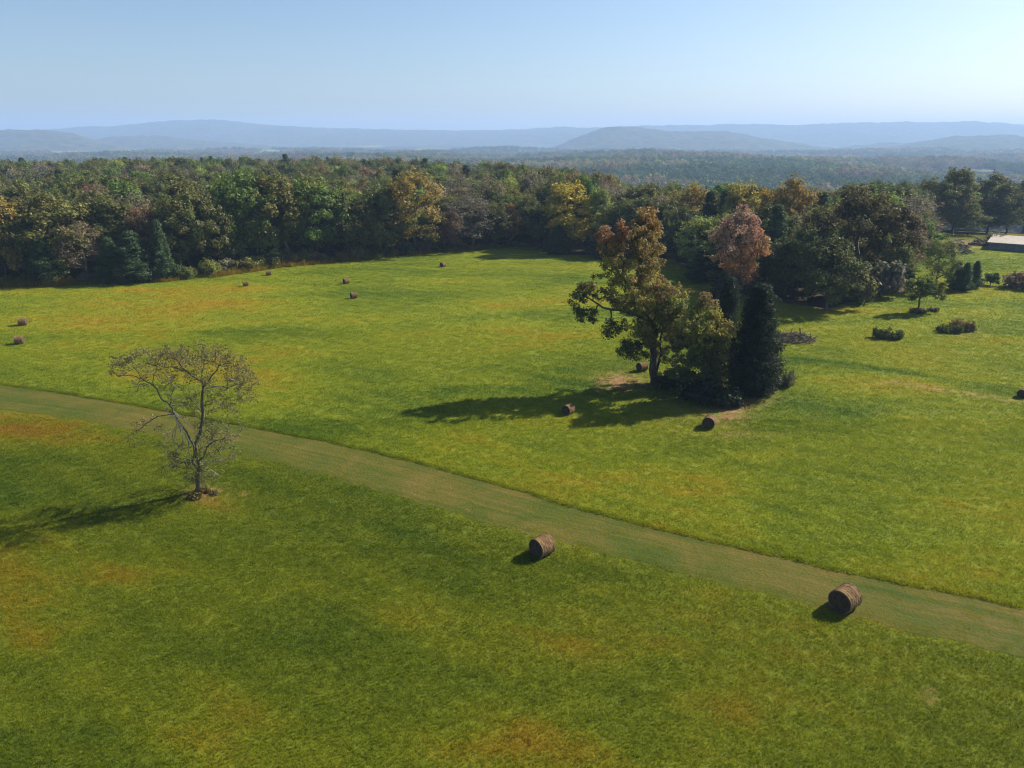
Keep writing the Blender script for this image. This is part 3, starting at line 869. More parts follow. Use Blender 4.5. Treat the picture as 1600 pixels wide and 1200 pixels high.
# the orange-topped sweetgum in the middle of the field (photo zoom: origin 840,300, x3.334)
Z4 = (840, 300, 3.334)
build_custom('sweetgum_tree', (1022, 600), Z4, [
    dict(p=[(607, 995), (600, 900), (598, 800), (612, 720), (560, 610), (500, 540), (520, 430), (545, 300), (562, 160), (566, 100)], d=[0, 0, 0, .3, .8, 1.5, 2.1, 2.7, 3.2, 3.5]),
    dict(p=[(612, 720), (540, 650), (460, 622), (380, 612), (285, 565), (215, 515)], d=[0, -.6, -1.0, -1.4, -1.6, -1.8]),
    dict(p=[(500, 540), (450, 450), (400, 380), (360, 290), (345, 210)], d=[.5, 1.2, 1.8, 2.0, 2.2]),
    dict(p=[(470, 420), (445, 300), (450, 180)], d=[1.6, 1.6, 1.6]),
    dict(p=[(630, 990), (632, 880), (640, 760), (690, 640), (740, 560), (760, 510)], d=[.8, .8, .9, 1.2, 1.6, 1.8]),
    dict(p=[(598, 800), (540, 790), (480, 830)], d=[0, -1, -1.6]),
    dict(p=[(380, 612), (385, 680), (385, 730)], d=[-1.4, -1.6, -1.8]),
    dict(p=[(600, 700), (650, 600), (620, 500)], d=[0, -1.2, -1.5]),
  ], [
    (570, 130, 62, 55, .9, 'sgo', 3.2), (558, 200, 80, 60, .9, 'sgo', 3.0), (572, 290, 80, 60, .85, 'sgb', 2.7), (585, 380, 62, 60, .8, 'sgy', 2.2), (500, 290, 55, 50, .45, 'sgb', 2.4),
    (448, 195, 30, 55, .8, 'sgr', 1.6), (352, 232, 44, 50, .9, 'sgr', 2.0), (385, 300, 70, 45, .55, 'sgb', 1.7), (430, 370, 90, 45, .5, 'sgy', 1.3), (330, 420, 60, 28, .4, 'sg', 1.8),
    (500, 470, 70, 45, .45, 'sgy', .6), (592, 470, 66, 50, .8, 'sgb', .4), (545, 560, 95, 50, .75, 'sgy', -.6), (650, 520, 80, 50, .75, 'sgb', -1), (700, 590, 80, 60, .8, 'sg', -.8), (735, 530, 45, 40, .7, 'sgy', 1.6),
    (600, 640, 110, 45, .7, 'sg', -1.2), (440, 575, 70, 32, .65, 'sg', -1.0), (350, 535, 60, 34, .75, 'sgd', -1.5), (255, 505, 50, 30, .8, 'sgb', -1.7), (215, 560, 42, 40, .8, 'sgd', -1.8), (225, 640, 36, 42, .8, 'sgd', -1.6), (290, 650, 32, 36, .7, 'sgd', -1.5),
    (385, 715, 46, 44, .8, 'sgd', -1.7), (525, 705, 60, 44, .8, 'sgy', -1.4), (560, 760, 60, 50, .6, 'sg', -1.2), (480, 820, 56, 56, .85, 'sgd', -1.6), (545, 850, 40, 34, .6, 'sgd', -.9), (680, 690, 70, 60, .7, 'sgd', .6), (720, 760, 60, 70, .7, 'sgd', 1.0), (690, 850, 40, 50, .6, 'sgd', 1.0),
    (620, 965, 36, 22, .7, 'sgd', 0), (700, 620, 70, 60, .8, 'sg', -2.0), (735, 690, 60, 60, .7, 'sgy', -2.5), (520, 330, 130, 150, .22, 'sgb', .6), (590, 560, 170, 110, .25, 'sgy', -.6), (570, 690, 150, 110, .22, 'sg', -.6), (660, 780, 110, 110, .3, 'sg', .8), (470, 480, 90, 60, .3, 'sgy', .4)],  # the two clumps set farthest forward are added to shade a bale
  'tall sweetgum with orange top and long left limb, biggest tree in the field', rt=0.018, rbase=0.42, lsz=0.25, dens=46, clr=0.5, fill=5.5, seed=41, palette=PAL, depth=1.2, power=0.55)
build_custom('sweetgum_tree', (1101, 622), Z4, [
    dict(p=[(872, 1010), (870, 900), (870, 780), (880, 700), (888, 560)], d=[0] * 5),
    dict(p=[(870, 800), (930, 740), (990, 720)], d=[0, -.6, -1]), dict(p=[(870, 830), (800, 760), (760, 720)], d=[0, -.5, -1]),
    dict(p=[(880, 700), (840, 640), (830, 600)], d=[0, .6, .9])],
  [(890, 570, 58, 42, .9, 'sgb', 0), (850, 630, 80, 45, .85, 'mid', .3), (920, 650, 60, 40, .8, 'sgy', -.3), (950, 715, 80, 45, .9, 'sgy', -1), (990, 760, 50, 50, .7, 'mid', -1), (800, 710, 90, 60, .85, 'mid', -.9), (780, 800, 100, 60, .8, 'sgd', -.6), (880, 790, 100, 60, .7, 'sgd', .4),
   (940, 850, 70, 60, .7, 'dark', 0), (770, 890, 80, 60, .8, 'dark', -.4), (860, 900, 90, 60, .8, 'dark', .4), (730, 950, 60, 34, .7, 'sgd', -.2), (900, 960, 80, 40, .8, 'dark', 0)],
  'shorter yellow green tree between the tall sweetgum and the dark cedar', rt=0.018, rbase=0.22, lsz=0.25, dens=46, clr=0.5, fill=5.0, seed=42, palette=PAL, depth=1.2)

# dark cedar right of it and its smaller neighbours
def px_model(kind, model, px, by, ty, wpx, colour, label, cat='tree', **kw):
    o = px_tree(kind, model, px, by, ty, wpx, colour, label, cat, **kw)
    FOOT.append((o.location.x, o.location.y)); LAND.append((px, ty, label)); return o
MODELS['cedar_big'] = pine_model(31, 11.5, 6.4, 290, 0.02, 150, 0.26, 0.5)
MODELS['cedar_mid'] = pine_model(32, 8, 5.0, 110, 0.03, 100, 0.24, 0.6)
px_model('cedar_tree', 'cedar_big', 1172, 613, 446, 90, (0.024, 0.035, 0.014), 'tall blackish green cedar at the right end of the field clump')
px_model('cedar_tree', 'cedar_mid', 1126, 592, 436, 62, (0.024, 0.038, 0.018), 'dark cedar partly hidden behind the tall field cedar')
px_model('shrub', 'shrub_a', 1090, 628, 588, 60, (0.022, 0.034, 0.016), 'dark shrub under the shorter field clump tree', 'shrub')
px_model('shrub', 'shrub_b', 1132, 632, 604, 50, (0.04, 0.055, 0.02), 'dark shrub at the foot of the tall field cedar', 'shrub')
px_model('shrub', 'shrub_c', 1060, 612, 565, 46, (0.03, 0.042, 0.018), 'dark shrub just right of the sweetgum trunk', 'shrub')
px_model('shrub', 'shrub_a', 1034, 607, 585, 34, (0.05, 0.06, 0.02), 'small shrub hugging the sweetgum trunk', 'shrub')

# the salmon coloured tree
build_custom('maple_tree', (1155, 470), Z4, [
    dict(p=[(1050, 570), (1052, 480), (1055, 400), (1060, 300), (1062, 180), (1060, 100)], d=[0] * 6),
    dict(p=[(1055, 420), (1110, 340), (1160, 270)], d=[0, -1, -1.5]), dict(p=[(1055, 380), (980, 300), (930, 240)], d=[0, 1, 1.5]), dict(p=[(1060, 300), (1000, 200), (980, 150)], d=[0, -1, -1.6]), dict(p=[(1060, 260), (1100, 180), (1120, 130)], d=[0, 1, 1.4])],
  [(1065, 120, 66, 46, .9, 'salmon', 0), (1010, 165, 60, 50, .9, 'salmon', -.6), (1110, 170, 50, 50, .9, 'salmon', .5), (960, 220, 60, 46, .8, 'salmon', .6), (1060, 230, 90, 60, .8, 'salmon', -1.5), (1150, 245, 46, 40, .9, 'salo', -.6), (1175, 300, 36, 30, .9, 'salo', -.8),
   (1110, 310, 70, 50, .8, 'salo', -1), (1010, 300, 80, 55, .7, 'salmon', -1.2), (960, 350, 52, 36, .7, 'salo', 0), (1060, 380, 80, 50, .7, 'salo', -1), (1100, 430, 46, 46, .7, 'salo', 0), (1030, 460, 50, 40, .5, 'sgb', 0)],
  'salmon orange tree standing in front of the right-hand wood', rt=0.02, rbase=0.26, lsz=0.32, dens=46, clr=0.7, fill=4.5, seed=51, palette=PAL, depth=1.0)
# the big dark oak (zoom origin 1060,160 x2.963)
Z3 = (1060, 160, 2.963)
build_custom('oak_tree', (1341, 468), Z3, [
    dict(p=[(832, 912), (830, 800), (828, 700), (832, 620), (840, 540), (850, 460)], d=[0] * 6),
    dict(p=[(828, 720), (900, 640), (980, 580), (1060, 560)], d=[0, -1.5, -2.5, -3]), dict(p=[(830, 700), (760, 620), (700, 560)], d=[0, 1.5, 2.5]), dict(p=[(832, 620), (920, 530), (960, 470)], d=[0, 2, 3]), dict(p=[(832, 640), (780, 530), (760, 470)], d=[0, -2, -3])],
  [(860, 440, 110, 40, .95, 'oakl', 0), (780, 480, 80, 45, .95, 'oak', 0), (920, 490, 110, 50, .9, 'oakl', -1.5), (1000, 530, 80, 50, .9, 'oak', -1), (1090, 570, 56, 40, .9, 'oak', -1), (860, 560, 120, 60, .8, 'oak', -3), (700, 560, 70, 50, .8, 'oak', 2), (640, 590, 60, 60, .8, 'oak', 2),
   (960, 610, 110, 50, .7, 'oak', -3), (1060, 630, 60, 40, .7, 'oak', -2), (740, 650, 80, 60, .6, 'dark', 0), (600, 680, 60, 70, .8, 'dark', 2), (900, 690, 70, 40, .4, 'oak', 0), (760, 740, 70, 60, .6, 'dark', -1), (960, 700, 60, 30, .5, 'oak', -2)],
  'big dark brownish oak with spreading crown, right side of the field', rt=0.025, rbase=0.5, lsz=0.40, dens=70, clr=0.95, fill=3.6, seed=61, palette=PAL, depth=0.9)
LAND.append((1341, 300, 'big dark oak'))
LAND.append((1155, 325, 'salmon tree'))
# the small lawn tree (zoom origin 1200,340 x3.75)
Z6 = (1200, 340, 3.75)
build_custom('lawn_tree', (1434.5, 488), Z6, [
    dict(p=[(880, 555), (886, 510), (893, 465), (905, 410), (920, 360)], d=[0] * 5), dict(p=[(893, 465), (850, 420), (840, 380)], d=[0, -.5, -.8]), dict(p=[(893, 455), (960, 410), (1000, 390)], d=[0, .5, .8]), dict(p=[(900, 440), (940, 430), (1020, 460)], d=[0, -.6, -1])],
  [(900, 360, 70, 26, 1, 'lawn', 0), (860, 400, 50, 40, .9, 'lawn', 0), (920, 410, 70, 40, .9, 'lawnd', -.5), (980, 400, 56, 36, .9, 'lawn', 0), (1010, 455, 40, 26, .8, 'lawn', 0), (850, 455, 40, 22, .8, 'lawnd', 0), (930, 455, 50, 20, .6, 'lawn', .6)],
  'small lone lawn tree with flat bright green crown and bare trunk', rt=0.015, rbase=0.13, lsz=0.3, dens=55, clr=0.5, seed=71, palette=PAL, depth=1.0)
px_model('shrub', 'shrub_b', 1434, 488, 481, 26, (0.07, 0.07, 0.03), 'low dark brush round the foot of the small lawn tree', 'shrub')

# leaning half-bare trunk in the wood edge
Zh = (270, 220, 5.0)
build_custom('leaning_tree', (456, 408), Zh, [
    dict(p=[(930, 930), (900, 850), (865, 760), (840, 690), (825, 620)], d=[0] * 5), dict(p=[(865, 760), (850, 690), (810, 640)], d=[0, .5, .8]), dict(p=[(880, 800), (868, 720), (880, 650)], d=[0, -.4, -.6])],
  [(830, 620, 45, 40, .5, 'brown', 0), (860, 660, 36, 30, .4, 'rust', 0), (800, 660, 30, 30, .4, 'brown', .5)],
  'leaning bare pale trunk with few brown leaves at the wood edge', bark=BARK_PALE, rt=0.04, rbase=0.3, lsz=0.3, dens=10, clr=0.8, seed=73, palette=PAL, power=0.5)
LAND.append((440, 345, 'leaning bare trunk'))

# ---- the sparse tree in the left foreground (zoom origin 120,500 x3.333)
Z5 = (120, 500, 3.333)
D0 = lambda n, a=0, b=0: list(np.linspace(a, b, n))
sp_root, WS, sp_sk = build_custom('sparse_tree', (308, 768), Z5, [
    dict(p=[(625, 893), (628, 820), (642, 760), (622, 690), (620, 640), (648, 570), (652, 450), (660, 350), (655, 322)], d=[0, 0, 0, 0, .1, .2, .4, .5, .5]),
    dict(p=[(640, 770), (600, 740), (612, 680), (580, 600), (545, 545), (510, 490), (485, 445), (440, 408), (402, 345), (340, 305), (290, 290), (215, 292)], d=[0, -.1, -.2, -.4, -.6, -.8, -.9, -1, -1.1, -1.2, -1.3, -1.4]),
    dict(p=[(655, 325), (600, 290), (560, 260), (520, 205)], d=[.5, .2, 0, -.3]), dict(p=[(655, 322), (650, 280), (662, 215), (690, 150)], d=[.5, .8, 1, 1.3]), dict(p=[(668, 352), (690, 310), (740, 235), (800, 185)], d=[.5, .1, -.4, -.8]),
    dict(p=[(668, 352), (720, 346), (800, 348), (880, 325)], d=[.5, .9, 1.3, 1.6]), dict(p=[(402, 345), (400, 290), (430, 205), (470, 150)], d=[-1.1, -.8, -.5, -.2]), dict(p=[(485, 445), (490, 390), (516, 348)], d=[-.9, -1.1, -1.2]),
    dict(p=[(340, 305), (305, 255), (285, 215)], d=[-1.2, -1, -.8]), dict(p=[(645, 730), (700, 640), (780, 600), (840, 600)], d=[0, -.6, -1, -1.3]), dict(p=[(650, 750), (750, 730), (840, 700)], d=[0, .6, 1]),
    dict(p=[(640, 780), (700, 780), (748, 815)], d=[0, -.7, -1]), dict(p=[(505, 490), (425, 500), (350, 545), (290, 590)], d=[-.8, -.5, -.1, .2]), dict(p=[(650, 460), (710, 420), (760, 430)], d=[.4, .9, 1.2]),
    dict(p=[(652, 480), (600, 420), (570, 390)], d=[.4, 1, 1.4]), dict(p=[(630, 800), (560, 740), (520, 730)], d=[0, -.8, -1.1]), dict(p=[(560, 260), (520, 250), (440, 240)], d=[0, .3, .6]), dict(p=[(735, 240), (830, 240), (900, 290)], d=[-.4, -.6, -.8])],
  [(250, 225, 80, 50, .5, 'thin', -1.1), (320, 200, 60, 40, .5, 'thin', -.8), (420, 180, 80, 46, .6, 'thin', -.3), (520, 165, 80, 46, .6, 'thin', 0), (620, 170, 80, 50, .7, 'thing', .6), (720, 180, 80, 46, .6, 'thin', .2), (800, 220, 70, 50, .5, 'thin', -.5), (860, 290, 60, 60, .5, 'thin', .6),
   (880, 370, 40, 50, .3, 'thin', 1), (580, 400, 55, 60, .6, 'thing', 1.2), (720, 420, 70, 60, .45, 'thin', 1), (600, 480, 50, 40, .35, 'thing', 1), (370, 545, 70, 46, .22, 'thin', 0), (320, 610, 46, 40, .2, 'thin', .1), (440, 620, 60, 40, .15, 'thin', -.2),
   (760, 630, 90, 56, .5, 'thing', -.8), (800, 690, 60, 40, .35, 'thing', .6), (690, 690, 60, 50, .45, 'thing', 0), (560, 730, 80, 50, .4, 'thing', -.8), (620, 790, 60, 50, .5, 'thing', -.1), (700, 790, 60, 40, .3, 'thing', -.6), (500, 720, 40, 40, .3, 'thin', -.7), (190, 270, 40, 24, .35, 'thin', -1.4), (630, 860, 36, 28, .5, 'thing', 0), (400, 250, 220, 110, .22, 'thin', -.6), (700, 250, 200, 120, .26, 'thing', .2), (560, 420, 120, 90, .2, 'thing', .6), (720, 480, 130, 120, .2, 'thin', .3), (620, 720, 190, 130, .36, 'thing', -.2), (420, 570, 130, 80, .1, 'thin', -.2), (840, 330, 80, 90, .25, 'thin', .6), (885, 350, 56, 90, .45, 'thin', .6), (830, 440, 60, 40, .35, 'thing', .6), (300, 630, 50, 46, .14, 'thin', .1), (520, 260, 180, 110, .28, 'thing', .2), (760, 560, 120, 70, .3, 'thing', -.5)],
  'nearly bare grey tree with thin twiggy crown, alone in left foreground', bark=BARK_MID, rt=0.011, rbase=0.17, lsz=0.12, dens=19, clr=0.42, fill=8.0, seed=81, palette=PAL, depth=0.9, power=0.60, twig=3, squash=0.9, first=4)
# its pale dead hanging branches
dead = [[(510, 490), (520, 540), (500, 600), (490, 650), (485, 720)], [(520, 520), (540, 550), (575, 620), (600, 660)], [(545, 545), (515, 570), (505, 630), (520, 690)], [(560, 590), (585, 640), (580, 690), (600, 720), (628, 760)],
        [(600, 660), (560, 670), (525, 690)], [(500, 480), (560, 520), (600, 560), (625, 590)], [(490, 450), (540, 440), (560, 460), (555, 510)], [(215, 292), (250, 284), (290, 290)], [(800, 310), (830, 318), (842, 322)], [(660, 730), (720, 736), (775, 732)], [(690, 780), (720, 795), (748, 815)],
        [(440, 330), (470, 318), (510, 345), (524, 352)], [(530, 545), (545, 600), (560, 650)], [(515, 640), (545, 660), (560, 690)]]
SV, SFc, o = [], [], 0
gd = np.random.default_rng(8)
for k, ln in enumerate(dead):
    P = np.array([WS(p, -1.25 - 0.1 * (k % 4) + 0.05 * i) for i, p in enumerate(ln)])
    tt = np.linspace(0, len(P) - 1, len(P) * 3)
    Q = np.stack([np.interp(tt, np.arange(len(P)), P[:, a]) for a in range(3)], 1) + gd.normal(0, .035, (len(tt), 3))
    r = np.linspace(0.04, 0.012, len(Q))
    v, f = frusta(Q[:-1], Q[1:], r[:-1], r[1:], 5)
    SV.append(v); SFc.append(f + o); o += len(v)
db = link('dead_branches', mesh('dead_branches', np.concatenate(SV), np.concatenate(SFc), [BARK_PALE], True), sp_root)
db['label'] = 'pale dead branches hanging from the split stem'
db['kind'] = 'stuff'

# ------------------------------------------------------------------ round hay bales
HAY, t = new_mat('hay')
tc = t.n('ShaderNodeTexCoord')
mp = t.n('ShaderNodeMapping'); mp.inputs['Scale'].default_value = (9, 2.2, 2.2); t.l(tc.outputs['Object'], mp.inputs[0])
a = t.noise(2.2, 6, 0.75, mp.outputs[0]); b = t.noise(1.6, 4, 0.6, tc.outputs['Object'])
s = t.math('ADD', t.math('MULTIPLY', a, 0.65), t.math('MULTIPLY', b, 0.4))
c = t.ramp(s, [(0.36, (0.050, 0.027, 0.012)), (0.48, (0.145, 0.084, 0.036)), (0.60, (0.27, 0.17, 0.075)), (0.74, (0.48, 0.36, 0.18))])
bs = t.n('ShaderNodeBsdfPrincipled'); bs.inputs['Roughness'].default_value = 0.9; bs.inputs['Specular IOR Level'].default_value = 0.15
t.l(c, bs.inputs['Base Color'])
bp = t.n('ShaderNodeBump'); bp.inputs['Strength'].default_value = 0.8; bp.inputs['Distance'].default_value = 0.05
t.l(a, bp.inputs['Height']); t.l(bp.outputs[0], bs.inputs['Normal']); out(t, bs.outputs[0])
HAY_END = simple_mat('hay_end', (0.032, 0.021, 0.013), (0.105, 0.070, 0.042), 7, 0.95, 0.8)
HAY_RIM = simple_mat('hay_rim', (0.16, 0.11, 0.06), (0.42, 0.32, 0.17), 9, 0.95, 0.6)
STRAW = simple_mat('straw', (0.12, 0.075, 0.045), (0.36, 0.26, 0.15), 14, 0.9, 0.2)

def bale_meshes(seed):
    """unit bale: diameter 1, length 0.92, axis along x, resting on z=0"""
    g = np.random.default_rng(seed)
    nseg, nring = 48, 21
    L = 0.46
    xs = np.linspace(-L, L, nring)
    th = np.arange(nseg) / nseg * 2 * np.pi
    TH, XS = np.meshgrid(th, xs)
    band = 0.010 * np.sin(XS * 2 * np.pi / 0.155 + 0.5 * np.sin(TH * 2)) + 0.020 * (fbm(np.cos(TH) * 3 + 9 + XS * 8, np.sin(TH) * 3 + XS * 16, seed, 3) - 0.5)
    edge = -0.035 * np.clip((np.abs(XS) - 0.40) / 0.06, 0, 1) ** 2
    R = 0.5 + band + edge
    Yb, Zb = R * np.cos(TH), R * np.sin(TH)
    Zb = np.where(Zb < -0.44, -0.44 - (Zb + 0.44) * -0.35, Zb)            # the flat it rests on
    V = np.stack([XS, Yb, Zb + 0.462], -1).reshape(-1, 3)
    ii = np.arange(nring * nseg).reshape(nring, nseg)
    n2 = np.roll(ii, -1, 1)
    F = np.stack([ii[:-1], n2[:-1], n2[1:], ii[1:]], -1).reshape(-1, 4)
    body = mesh('hay_roll', V, F, [HAY], True)
    # end face: spiral of wound hay, dished at the centre
    def end(sgn):
        nr = 12
        rr = np.linspace(0.0, 0.985, nr)
        ring = np.stack([Yb[0 if sgn < 0 else -1], Zb[0 if sgn < 0 else -1]], -1)
        P = []
        for k, f in enumerate(rr):
            f = max(f, 0.02)
            dep = 0.014 * ((k + np.arange(nseg) / nseg) % 2 > 1) + 0.02 * (fbm(ring[:, 0] * f * 9 + k, ring[:, 1] * f * 9, seed + 3, 3) - 0.5) - 0.03 * (1 - f) ** 2
            P.append(np.column_stack([sgn * (L + 0.004 + dep), ring * f + np.array([0, 0.462])]))
        P = np.array(P)
        jj = np.arange(nr * nseg).reshape(nr, nseg); m2 = np.roll(jj, -1, 1)
        Fe = np.stack([jj[:-1], jj[1:], m2[1:], m2[:-1]] if sgn < 0 else [jj[:-1], m2[:-1], m2[1:], jj[1:]], -1).reshape(-1, 4)
        return mesh('end_face', P.reshape(-1, 3), Fe, [HAY_END], False)
    # loose rim of straw round each end
    def rim(sgn):
        m = 16
        v, f = [], []
        t1 = np.linspace(0, 2 * np.pi, 41)[:-1]
        R2 = 0.498
        c = np.stack([np.full(40, sgn * 0.425), R2 * np.cos(t1), np.maximum(R2 * np.sin(t1), -0.445) + 0.462], 1)
        nx = np.roll(c, -1, 0)
        V, F = frusta(c, nx, 0.016 * g.uniform(.5, 1.5, 40), np.full(40, 0.014), 5)
        return mesh('straw_rim', V, F, [HAY_RIM], True)
    n = 520
    a = g.uniform(-0.35 * np.pi, 1.35 * np.pi, n); x = g.uniform(-L, L, n)
    c = np.column_stack([x, 0.5 * np.cos(a), 0.5 * np.sin(a) + 0.462])
    d = np.column_stack([g.normal(0, .5, n), -np.sin(a) + g.normal(0, .4, n), np.cos(a) + g.normal(0, .4, n)]) + 0.45 * np.column_stack([np.zeros(n), np.cos(a), np.sin(a)])
    d /= np.linalg.norm(d, axis=1)[:, None]
    V, F = frusta(c - d * 0.02, c + d * g.uniform(0.03, 0.085, n)[:, None], np.full(n, 0.005), np.full(n, 0.0025), 3)
    # wisps dropped round the foot
    m = 160
    q = np.column_stack([g.normal(0, .42, m), g.normal(0, .42, m), np.full(m, 0.012)])
    e = g.normal(0, 1, (m, 3)); e[:, 2] *= 0.12; e /= np.linalg.norm(e, axis=1)[:, None]
    V2, F2 = frusta(q - e * 0.05, q + e * 0.05, np.full(m, 0.005), np.full(m, 0.004), 3)
    wis = mesh('loose_straw', np.concatenate([V, V2]), np.concatenate([F, F2 + len(V)]), [STRAW], False)
    return body, end(-1), end(1), rim(-1), rim(1), wis
BALE_M = [bale_meshes(s) for s in (3, 4, 5)]

def bale(px, by, hpx, ang, label, k, dia=None):
    p = ground_at(px, by)
    dep = project(p)[2]
    d = dia or hpx * 0.84 * dep / FPX
    o = link('hay_bale', None, None, (p[0], p[1], p[2] - 0.01))
    o.rotation_euler = (0, 0, rad(ang)); o.scale = (d, d, d)
    b, e1, e2, r1, r2, w = BALE_M[k % 3]
    for nm, m in (('hay_roll', b), ('end_face', e1), ('end_face', e2), ('straw_rim', r1), ('straw_rim', r2)):
        link(nm, m, o)
    ls = link('loose_straw', w, o); ls['kind'] = 'stuff'
    tag(o, label, 'hay bale', 'round hay bales lying on the field')
    return o
BALES = [(1318, 949, 44, 37, 'nearest and largest brown hay bale, on the lower edge of the mown strip'), (847, 865, 37, 42, 'hay bale left of centre, just below the mown strip'),
         (1108, 667, 23, 62, 'hay bale in the sun in front of the dark field clump'), (888, 646, 19, 50, 'dark hay bale lying in the shadow left of the field clump'),
         (1003, 579, 17, 30, 'hay bale half hidden behind the sweetgum trunk'), (1597, 620, 16, 40, 'hay bale cut by the right edge of the photo'),
         (36, 508, 14, 25, 'upper of the two hay bales at the left edge'), (31, 537, 15, 22, 'lower of the two hay bales at the left edge'),
         (384, 447, 9.5, 26, 'far hay bale, left and lower of the pair near the hedge'), (420, 430, 9, 24, 'far hay bale nearest the wood edge hedge'),
         (541, 443, 10, 40, 'far hay bale, upper of the pair in mid field'), (553, 466, 11.5, 30, 'far hay bale, lower of the pair in mid field'),
         (692, 417, 9, 55, 'farthest hay bale, alone below the golden tree')]
for k, (px, by, h, ang, lab) in enumerate(BALES):
    bale(px, by, h, ang, lab, k)

# ------------------------------------------------------------------ low pale-roofed building, house roof, wire fence at the right
ROOF = simple_mat('pale_roof', (0.23, 0.195, 0.16), (0.34, 0.295, 0.245), 0.6, 0.85, 0.1)
WALL = simple_mat('grey_wall', (0.10, 0.11, 0.13), (0.17, 0.18, 0.20), 1.5, 0.9, 0.2)
WHITE = simple_mat('white_roof', (0.70, 0.70, 0.70), (0.82, 0.82, 0.82), 1.0, 0.6, 0.05)
POST = simple_mat('post_wood', (0.10, 0.08, 0.06), (0.22, 0.18, 0.14), 8)
def box(V, F, lo, hi, M=None):
    lo = np.array(lo, float); hi = np.array(hi, float)
    c = np.array([[x, y, z] for x in (lo[0], hi[0]) for y in (lo[1], hi[1]) for z in (lo[2], hi[2])])
    if M is not None: c = c @ M
    o = sum(len(v) for v in V); V.append(c)
    F.append(np.array([[0, 1, 3, 2], [4, 6, 7, 5], [0, 4, 5, 1], [2, 3, 7, 6], [0, 2, 6, 4], [1, 5, 7, 3]]) + o)
def box_mesh(name, boxes, mat, bev=0.0):
    V, F = [], []
    for lo, hi in boxes: box(V, F, lo, hi)
    return mesh(name, np.concatenate(V), np.concatenate(F), [mat])
A = ground_at(1543, 389.5); Bp = ground_at(1600, 394)
ang = math.atan2(Bp[1] - A[1], Bp[0] - A[0])
root = link('low_building', None, None, tuple(A)); root.rotation_euler = (0, 0, ang)
BL, BD, BH = 24.0, 17.0, 1.5
link('wall', box_mesh('wall', [((0, 0, -0.3), (BL, 0.25, BH)), ((0, BD - .25, -.3), (BL, BD, BH)), ((0, .25, -.3), (.25, BD - .25, BH)), ((BL - .25, .25, -.3), (BL, BD - .25, BH))], WALL), root)
link('roof', box_mesh('roof', [((-0.35, -0.35, BH + 0.003), (BL + .35, BD + .35, BH + 0.22))], ROOF), root)
link('fascia', box_mesh('fascia', [((-0.39, -0.39, BH - 0.08), (BL + .39, -0.353, BH + 0.20)), ((-0.39, -0.353, BH - 0.08), (-0.353, BD + .35, BH + 0.20))], WALL), root)
tag(root, 'low grey-walled building with flat pale roof at the right edge', 'building')
HB = on_plane(1303, 301, 330)
hz = float(terrain(HB[0], HB[1]))
root = link('house', None, None, (HB[0], HB[1], hz)); root.rotation_euler = (0, 0, 0.3)
hh_ = max(4.0, HB[2] - hz)
link('wall', box_mesh('wall', [((-6, -4, -1), (6, 4, hh_ - 2.2))], simple_mat('pale_wall', (0.4, 0.39, 0.37), (0.5, 0.49, 0.47), 2)), root)
rv = np.array([(-6.4, -4.4, hh_ - 2.197), (6.4, -4.4, hh_ - 2.197), (6.4, 4.4, hh_ - 2.197), (-6.4, 4.4, hh_ - 2.197), (-6.4, 0, hh_), (6.4, 0, hh_)])
link('roof', mesh('roof', rv, [np.array([[0, 1, 5, 4], [2, 3, 4, 5], [3, 2, 1, 0]]), np.array([[0, 4, 3], [1, 2, 5]])], [WHITE]), root)
tag(root, 'tiny white roof of a house glimpsed among the valley trees', 'house')
fa, fb = ground_at(1558, 440), ground_at(1600, 447)
root = link('wire_fence', None, None, tuple(fa))
dv = (fb - fa); 
nps = 9
pts = [dv * k / (nps - 1) * 1.6 for k in range(nps)]
pv, pf = frusta(np.array([[0, 0, -.2]]), np.array([[0, 0, 1.35]]), np.array([.06]), np.array([.05]), 6)
pm = mesh('post', pv, pf, [POST], True)
for q in pts: link('post', pm, root, tuple(q))
for z in (0.45, 0.85, 1.2):
    a_ = np.array([q + np.array([0, 0, z]) for q in pts])
    v, f = frusta(a_[:-1], a_[1:], np.full(nps - 1, .008), np.full(nps - 1, .008), 3)
    link('wire', mesh('wire', v, f, [WALL]), root)
tag(root, 'thin wire fence with wooden posts beside the brushy mound', 'fence')

